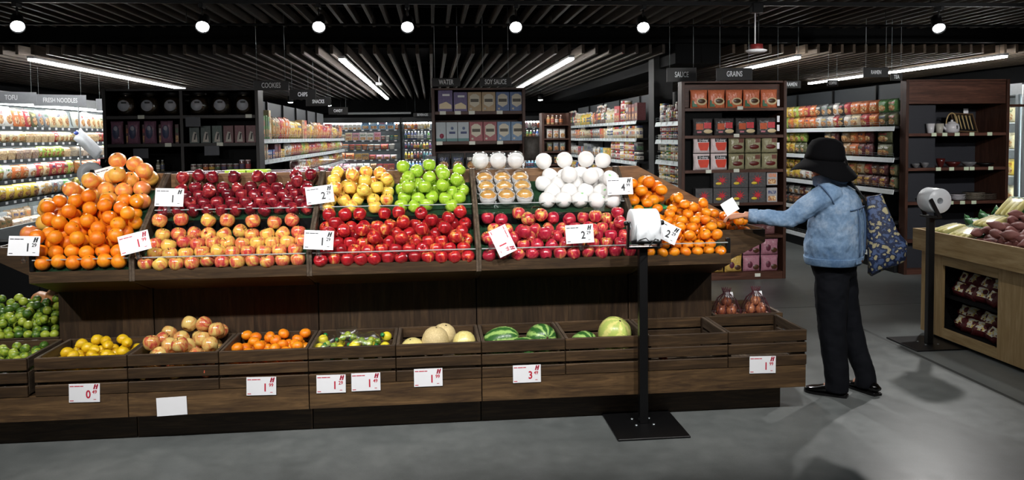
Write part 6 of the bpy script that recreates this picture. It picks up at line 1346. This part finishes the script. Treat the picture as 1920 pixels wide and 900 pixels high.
def skin_of(mb, name, mat, parent, vox, smooth=4):
    o = mb.build(name, mat, parent); r = o.modifiers.new('union', 'REMESH'); r.mode = 'VOXEL'; r.voxel_size = vox; r.use_smooth_shade = True
    s = o.modifiers.new('relax', 'SMOOTH'); s.iterations = smooth; s.factor = .5; return o
M_skin = plain('skin', '#c08a6e', .5, var=.08, scale=40, sss=.05); M_hair = plain('black_hair', '#0d0b0b', .45); M_felt = plain('black_felt', '#08080a', .95, spec=.1, var=.3, scale=200, bump=.3)
t = NT('washed_denim'); v = t.coord('Object'); n1 = t.noise(v, 5, 4, .6); n2 = t.noise(v, 60, 3, .7); wv = t.noise(t.coord('Object', (900, 900, 900)), 1, 1)
t.set(col=t.ramp(t.math('ADD', t.math('MULTIPLY', n1, .7), t.math('MULTIPLY', n2, .3)), [(.32, '#516d8e'), (.5, '#7893b0'), (.66, '#a3b4c8')]), rough=.85, spec=.2)
t.bump(t.math('ADD', t.math('MULTIPLY', n1, 3.0), t.math('MULTIPLY', wv, .3)), .35, .012); M_den = t.m
M_thr = plain('denim_seam', '#48607f', .85); M_trou = plain('black_trouser_cloth', '#0c0e14', .85, spec=.2, var=.2, scale=12, bump=.5); M_shoe = plain('polished_black_leather', '#070707', .15)
pe = thing('person', 'shopper in a black floppy hat and pale denim jacket reaching into the end bin', 'person', (0, 0, 0))
W0 = Vector((1.945, 4.765, 1.130)); E0 = Vector((2.165, 4.655, 1.118)); S0 = P(.165, .01, 1.262)
fa, fb = FWD, LEF
bd = MB()
torso(bd, [(0, 0, .80, .14, .10), (0, 0, .92, .16, .11), (0, -.01, 1.08, .15, .105), (0, 0, 1.22, .165, .10), (0, .015, 1.30, .11, .075), (0, .03, 1.34, .052, .055), (0, .045, 1.40, .05, .052), (0, .055, 1.44, .05, .052)])
HC = P(0, .062, 1.475); HR = Matrix.Translation(HC) @ Matrix((LEF, FWD, Vector((0, 0, 1)))).transposed().to_4x4() @ RX(-.35)   # local x=left, y=forward, z=up; nose down
ball(bd, HR, (.074, .094, .112)); ball(bd, HR @ T(0, .03, -.06), (.058, .06, .055))
limb(bd, [(HR @ Vector((0, .085, .012)), .007), (HR @ Vector((0, .102, -.018)), .011), (HR @ Vector((0, .094, -.03)), .012)], 8, 3)      # nose
for s in (-1, 1):
    ball(bd, HR @ T(s * .075, -.005, -.005), (.009, .018, .03), 10); ball(bd, HR @ T(s * .030, .082, .012), (.014, .012, .012), 10)
ball(bd, HR @ T(0, .084, -.058), (.024, .012, .007), 10); ball(bd, HR @ T(0, .084, -.070), (.020, .012, .007), 10)
limb(bd, [(S0, .055), ((S0 + E0) / 2, .045), (E0, .038), ((E0 + W0) / 2, .034), (W0, .025)])
SR = P(-.165, .01, 1.262); ER = P(-.22, .0, 1.03); WR = P(-.15, .03, .95)
limb(bd, [(SR, .055), (ER, .038), ((ER + WR) / 2, .033), (WR, .025)])
HLt, KL, AL = P(.085, 0, .84), Vector((2.462, 4.685, .43)), Vector((2.487, 4.665, .08)); HRt, KR, AR = P(-.085, 0, .84), Vector((2.625, 4.80, .45)), Vector((2.70, 4.715, .08))
limb(bd, [(HLt, .085), (KL, .055), (AL, .036), (AL + Vector((-.06, .05, -.04)), .03)]); limb(bd, [(HRt, .085), (KR, .055), (AR, .036), (AR + Vector((-.02, .08, -.04)), .03)])
def hand(mb, w, d, upv, thumb_side):
    d = d.normalized(); sd = d.cross(upv).normalized() * thumb_side; up_ = sd.cross(d).normalized() * (1 if thumb_side > 0 else -1); up_ = up_ if up_.z > 0 else -up_
    limb(mb, [(w - d * .01, .024), (w + d * .02, .027)], 10, 3)
    for k in range(4):
        o = sd * (.028 - .0187 * k)
        limb(mb, [(w + o * .5, .013), (w + d * .045 + o, .0125), (w + d * .082 + o * 1.1, .011)], 10, 3)
        L = (.062, .072, .066, .052)[k]; b = w + d * .082 + o * 1.1
        limb(mb, [(b, .0098), (b + d * L * .45 - up_ * .012, .0088), (b + d * L * .72 - up_ * .034, .0078), (b + d * L * .78 - up_ * .052, .0066)], 9, 3)
    b = w + d * .022 + sd * .024
    limb(mb, [(b, .0135), (b + d * .028 + sd * .022 - up_ * .006, .0115), (b + d * .058 + sd * .020 - up_ * .016, .0098), (b + d * .078 + sd * .010 - up_ * .024, .0078)], 9, 3)
hd = Vector((-.86, .42, .04)); hand(bd, W0, hd, Vector((0, 0, 1)), -1)
hand(bd, WR, FWD + LEF * .4, Vector((0, 0, 1)), 1)
skin_of(bd, 'body', M_skin, pe, .0052, 2)
# hair under the hat
hr = MB(); ball(hr, HR @ T(0, -.018, .012), (.084, .092, .106)); limb(hr, [(HR @ Vector((0, -.085, -.02)), .04), (HR @ Vector((0, -.075, -.08)), .045), (P(0, -.03, 1.36), .03)], 12)
skin_of(hr, 'hair', M_hair, pe, .008, 3)
# hat
HM = Matrix.Translation(P(0, .056, 1.492)) @ Matrix((LEF, FWD, Vector((0, 0, 1)))).transposed().to_4x4() @ RX(.10) @ RY(.03)
wav = lambda r, z, a: (r * (1 + (.06 * math.cos(2 * a + .6) if r > .15 else 0)), z + (.016 * math.sin(3 * a + .5) * (r - .12) / .09 if r > .125 else 0) - (.03 * (math.sin(a) < 0) * abs(math.sin(a)) * (r - .12) / .09 if r > .125 else 0))
ht = MB().lathe([(0, .118), (.05, .113), (.088, .095), (.108, .06), (.118, .01), (.122, -.02), (.130, -.03), (.155, -.045), (.185, -.066), (.212, -.092), (.210, -.096), (.183, -.072), (.152, -.052), (.124, -.036), (.114, -.02), (.110, .01), (.1, .055), (.08, .088), (.045, .106), (0, .11)], 48, fx=wav)
ht.build('hat', M_felt, pe, HM)
MB().lathe([(.1185, .008), (.1225, -.018), (.1245, -.018), (.1205, .008)], 40).build('hat_band', M_felt, pe, HM)
# jacket
jk = MB()
torso(jk, [(0, 0, .835, .222, .158), (0, 0, .89, .232, .168), (0, -.005, 1.0, .225, .165), (0, -.012, 1.10, .222, .158), (0, -.012, 1.19, .215, .145), (0, -.002, 1.265, .182, .118), (0, .012, 1.305, .125, .092), (0, .028, 1.345, .078, .075)], seg=5)
jd = (E0 - S0); 
limb(jk, [(P(.10, 0, 1.23), .075), (S0, .079), (S0 * .5 + E0 * .5 + Vector((0, 0, .005)), .068), (E0, .056), (E0 * .45 + W0 * .55, .050), (W0 + (E0 - W0) * .08, .041)], 18)
limb(jk, [(P(-.10, 0, 1.23), .075), (SR, .077), ((SR + ER) / 2, .066), (ER, .058), (ER * .4 + WR * .6, .05), (WR + (ER - WR) * .08, .04)], 18)
jo = skin_of(jk, 'jacket', M_den, pe, .0075, 3)
tx = bpy.data.textures.new('cloth_folds', 'CLOUDS'); tx.noise_scale = .09; dm = jo.modifiers.new('folds', 'DISPLACE'); dm.texture = tx; dm.texture_coords = 'LOCAL'; dm.strength = .024; dm.mid_level = .55
tx2 = bpy.data.textures.new('cloth_creases', 'CLOUDS'); tx2.noise_scale = .035; dm = jo.modifiers.new('creases', 'DISPLACE'); dm.texture = tx2; dm.texture_coords = 'LOCAL'; dm.strength = .009; dm.mid_level = .5
wb = MB(); torso(wb, [(0, 0, .826, .226, .162), (0, 0, .85, .234, .170), (0, 0, .874, .236, .172)], seg=3, n=40); wb.build('waistband', M_den, pe)
cf = MB(); dW = (E0 - W0).normalized(); cf.tube([tuple(W0 + dW * .008), tuple(W0 + dW * .03), tuple(W0 + dW * .06)], [.042, .0445, .0465], 18); cf.build('cuff', M_den, pe)
co_ = MB(); rs = []
for z, a, b, f in ((1.318, .098, .088, .022), (1.362, .088, .082, .036), (1.385, .086, .08, .044), (1.378, .096, .09, .04), (1.335, .118, .106, .022), (1.318, .098, .088, .022)):
    rs.append([tuple(P(a * math.cos(q), f + b * math.sin(q), z - .02 * max(0, math.sin(q)))) for q in np.linspace(0, 2 * math.pi, 28, endpoint=False)])
co_.rings(rs, cap=False); co_.build('collar', M_den, pe)
def back(l, z, off=.009):                                   # point on the back of the jacket
    zz = [.835, .89, 1.0, 1.10, 1.19, 1.265, 1.305]; aa = np.interp(z, zz, [.222, .232, .225, .222, .215, .182, .125]); bb = np.interp(z, zz, [.158, .168, .165, .158, .145, .118, .092]); ff_ = np.interp(z, zz, [0, 0, -.005, -.012, -.012, -.002, .012])
    c = min(.995, abs(l) / aa); return P(l, ff_ - bb * (1 - c ** 2.4) ** (1 / 2.4) - off, z)
sm = lambda pts: MB().tube([tuple(p) for p in pts], .0042, 6)
for l0, l1 in ((.0, .0), (.095, .11), (-.095, -.11)): sm([back(l0 + (l1 - l0) * k / 9, .885 + (1.175 - .885) * k / 9) for k in range(10)]).build('back_seam', M_thr, pe)
sm([back(-.17 + .34 * k / 15, 1.175 + .008 * math.cos((k - 7.5) * .3)) for k in range(16)]).build('yoke_seam', M_thr, pe)
AH = []                                                       # armhole seam
ax = (E0 - S0).normalized(); u_ = ax.cross(Vector((0, 0, 1))).normalized(); v_ = u_.cross(ax)
MB().tube([tuple(S0 + ax * .012 + u_ * (.083 * math.cos(q)) + v_ * (.083 * math.sin(q))) for q in np.linspace(0, 2 * math.pi, 28, endpoint=False)], .0045, 6, closed=True).build('armhole_seam', M_thr, pe)
bp = back(.085, .855, .012); tn = (back(.10, .855, .012) - back(.07, .855, .012)).normalized(); nn_ = Vector((tn.y, -tn.x, 0)); nn_ = nn_ if nn_.dot(-FWD) > 0 else -nn_
Bm = Matrix.Translation(bp + nn_ * .004) @ Matrix((tn, Vector((0, 0, 1)), nn_)).transposed().to_4x4()
MB().cbox((.02, 0, 0), (.09, .024, .006), .002).build('waist_tab', M_den, pe, Bm); MB().lathe([(0, .008), (.006, .008), (.0085, .005), (.009, 0)], 14).build('metal_button', plain('bronze_button', '#4a3a34', .35, .8), pe, Bm @ T(-.012, 0, .002))
# trousers
tr = MB()
torso(tr, [(0, 0, .74, .150, .115), (0, 0, .80, .178, .132), (0, 0, .86, .182, .136), (0, 0, .93, .175, .128)], seg=4)
limb(tr, [(P(.08, 0, .84), .105), ((HLt + KL) / 2 + Vector((0, 0, .02)), .100), (KL, .089), ((KL + AL) / 2, .078), (AL + Vector((.0, 0, .02)), .073), (AL + Vector((0, 0, -.052)), .072)], 18)
limb(tr, [(P(-.08, 0, .84), .103), ((HRt + KR) / 2 + Vector((0, 0, .02)), .096), (KR, .082), ((KR + AR) / 2, .070), (AR + Vector((.0, 0, .03)), .065), (AR + Vector((0, 0, -.05)), .064)], 18)
to = skin_of(tr, 'trousers', M_trou, pe, .0085, 3); dm = to.modifiers.new('folds', 'DISPLACE'); dm.texture = tx; dm.texture_coords = 'LOCAL'; dm.strength = .018; dm.mid_level = .55
# shoes
def shoe(heel, toe):
    d = (toe - heel); L = d.length; d.normalize(); s_ = Vector((-d.y, d.x, 0)); M = Matrix.Translation(heel) @ Matrix((s_, d, Vector((0, 0, 1)))).transposed().to_4x4()
    mb = MB(); secs = [(.0, .026, .03, .055), (.03, .034, .012, .075), (.08, .036, .012, .085), (.13, .042, .012, .066), (.18, .047, .012, .05), (.22, .042, .012, .042), (.245, .030, .013, .034), (.258, .012, .015, .024)]
    rs = []
    for y, w, z0, z1 in secs:
        y = y / .258 * L; rs.append([(w * math.copysign(abs(math.cos(q)) ** .8, math.cos(q)), y, max(z0, (z0 + z1) / 2 + (z1 - z0) / 2 * math.sin(q))) for q in np.linspace(0, 2 * math.pi, 16, endpoint=False)])
    mb.rings(rs); o = mb.build('shoe', M_shoe, pe, M)
    so = MB(); out = [(w + .004, y / .258 * L) for y, w, _, _ in secs]; poly = [(a, b) for a, b in out] + [(-a, b) for a, b in out[::-1]]
    so.prism(poly, 2, .0, .014); so.build('sole', M_black, o); MB().cbox((0, .035, .010), (.06, .06, .018), .003).build('heel', M_black, o)
shoe(Vector((2.535, 4.625, 0)), Vector((2.335, 4.79, 0))); shoe(Vector((2.735, 4.625, 0)), Vector((2.665, 4.865, 0)))
# tote bag
t = NT('blue_floral_print'); v = t.coord('Object'); vo = t.N('ShaderNodeTexVoronoi', i_Scale=34.0); vo.feature = 'SMOOTH_F1'; t.put(vo.inputs['Vector'], v)
f = t.math('ADD', t.math('MULTIPLY', vo.outputs['Distance'], 1.0), t.math('MULTIPLY', t.noise(v, 34, 4, .7, 1.0), .9))
t.set(col=t.ramp(f, [(.5, '#a39a76'), (.72, '#a39a76'), (.75, '#1b2a4c'), (.95, '#131d38'), (1.0, '#44567c')]), rough=.6); M_flo = t.m
M_strap = plain('black_strap', '#0a0a0c', .7)
bg = thing('tote_bag', 'blue and cream floral tote bag hanging from the shopper\'s shoulder', 'bag', (2.80, 4.66, .80))
bm_ = MB(); rs = []
ax_ = Vector((.93, -.36, 0)); ay_ = Vector((.36, .93, 0))
for z, cx, a, b in ((0, .005, .095, .03), (.012, .005, .108, .055), (.10, .0, .11, .062), (.22, -.03, .085, .055), (.34, -.055, .062, .042), (.43, -.075, .045, .026), (.445, -.078, .043, .020)):
    q_ = []
    for k in range(24):
        a_ = 2 * math.pi * k / 24; c, s = math.cos(a_), math.sin(a_); wob = 1 + .05 * math.sin(5 * a_ + z * 20)
        p = ax_ * (cx + a * math.copysign(abs(c) ** .55, c) * wob) + ay_ * (b * math.copysign(abs(s) ** .55, s) * wob); q_.append((p.x, p.y, z + .06 * c * (1 if z < .2 else .2)))
    rs.append(q_)
bm_.rings(rs); bm_.build('bag_body', M_flo, bg)
gus = MB(); gus.add([tuple(ax_ * .113 + ay_ * y + Vector((0, 0, z + .055))) for y, z in ((-.05, .02), (.05, .02), (.05, .1), (-.05, .1))] , [(0, 1, 2, 3)])
def strap(pts, w=.016, th=.004, nm='strap'):
    q = [Vector(a) for a in spl([tuple(p) for p in pts], 6)]; rs = []
    for i, p in enumerate(q):
        tg = (q[min(i + 1, len(q) - 1)] - q[max(i - 1, 0)]).normalized(); out = (p - P(0, 0, p.z)); out = (out - tg * out.dot(tg)).normalized(); s_ = tg.cross(out)
        rs.append([tuple(p + s_ * a + out * b) for a, b in ((-w, -th), (w, -th), (w, th), (-w, th))])
    mb = MB(); mb.rings(rs, smooth=False); o = mb.build(nm, M_strap, bg); o.matrix_parent_inverse = bg.matrix_world.inverted() if False else Matrix.Translation((-2.80, -4.66, -.80))
bpt = lambda x, z: Vector((2.80, 4.66, .80)) + ax_ * x + Vector((0, 0, z))
strap([bpt(-.085, .40), back(-.155, 1.13, .03), back(-.11, 1.19, .026), back(-.07, 1.245, .024), back(-.045, 1.29, .026), P(-.06, -.04, 1.345), P(-.09, .03, 1.365), P(-.105, .08, 1.33), P(-.13, .15, 1.2)], .017)
# card held in the hand
hc = tag(obj('paper_card', MB().cbox((0, 0, 0), (.10, .0012, .085), .0003).mesh('paper_card', M_card), None, T(1.845, 4.80, 1.185) @ RZ(.25) @ RY(-.45) @ RX(-.3)), 'white paper card held between the shopper\'s fingers', 'card')
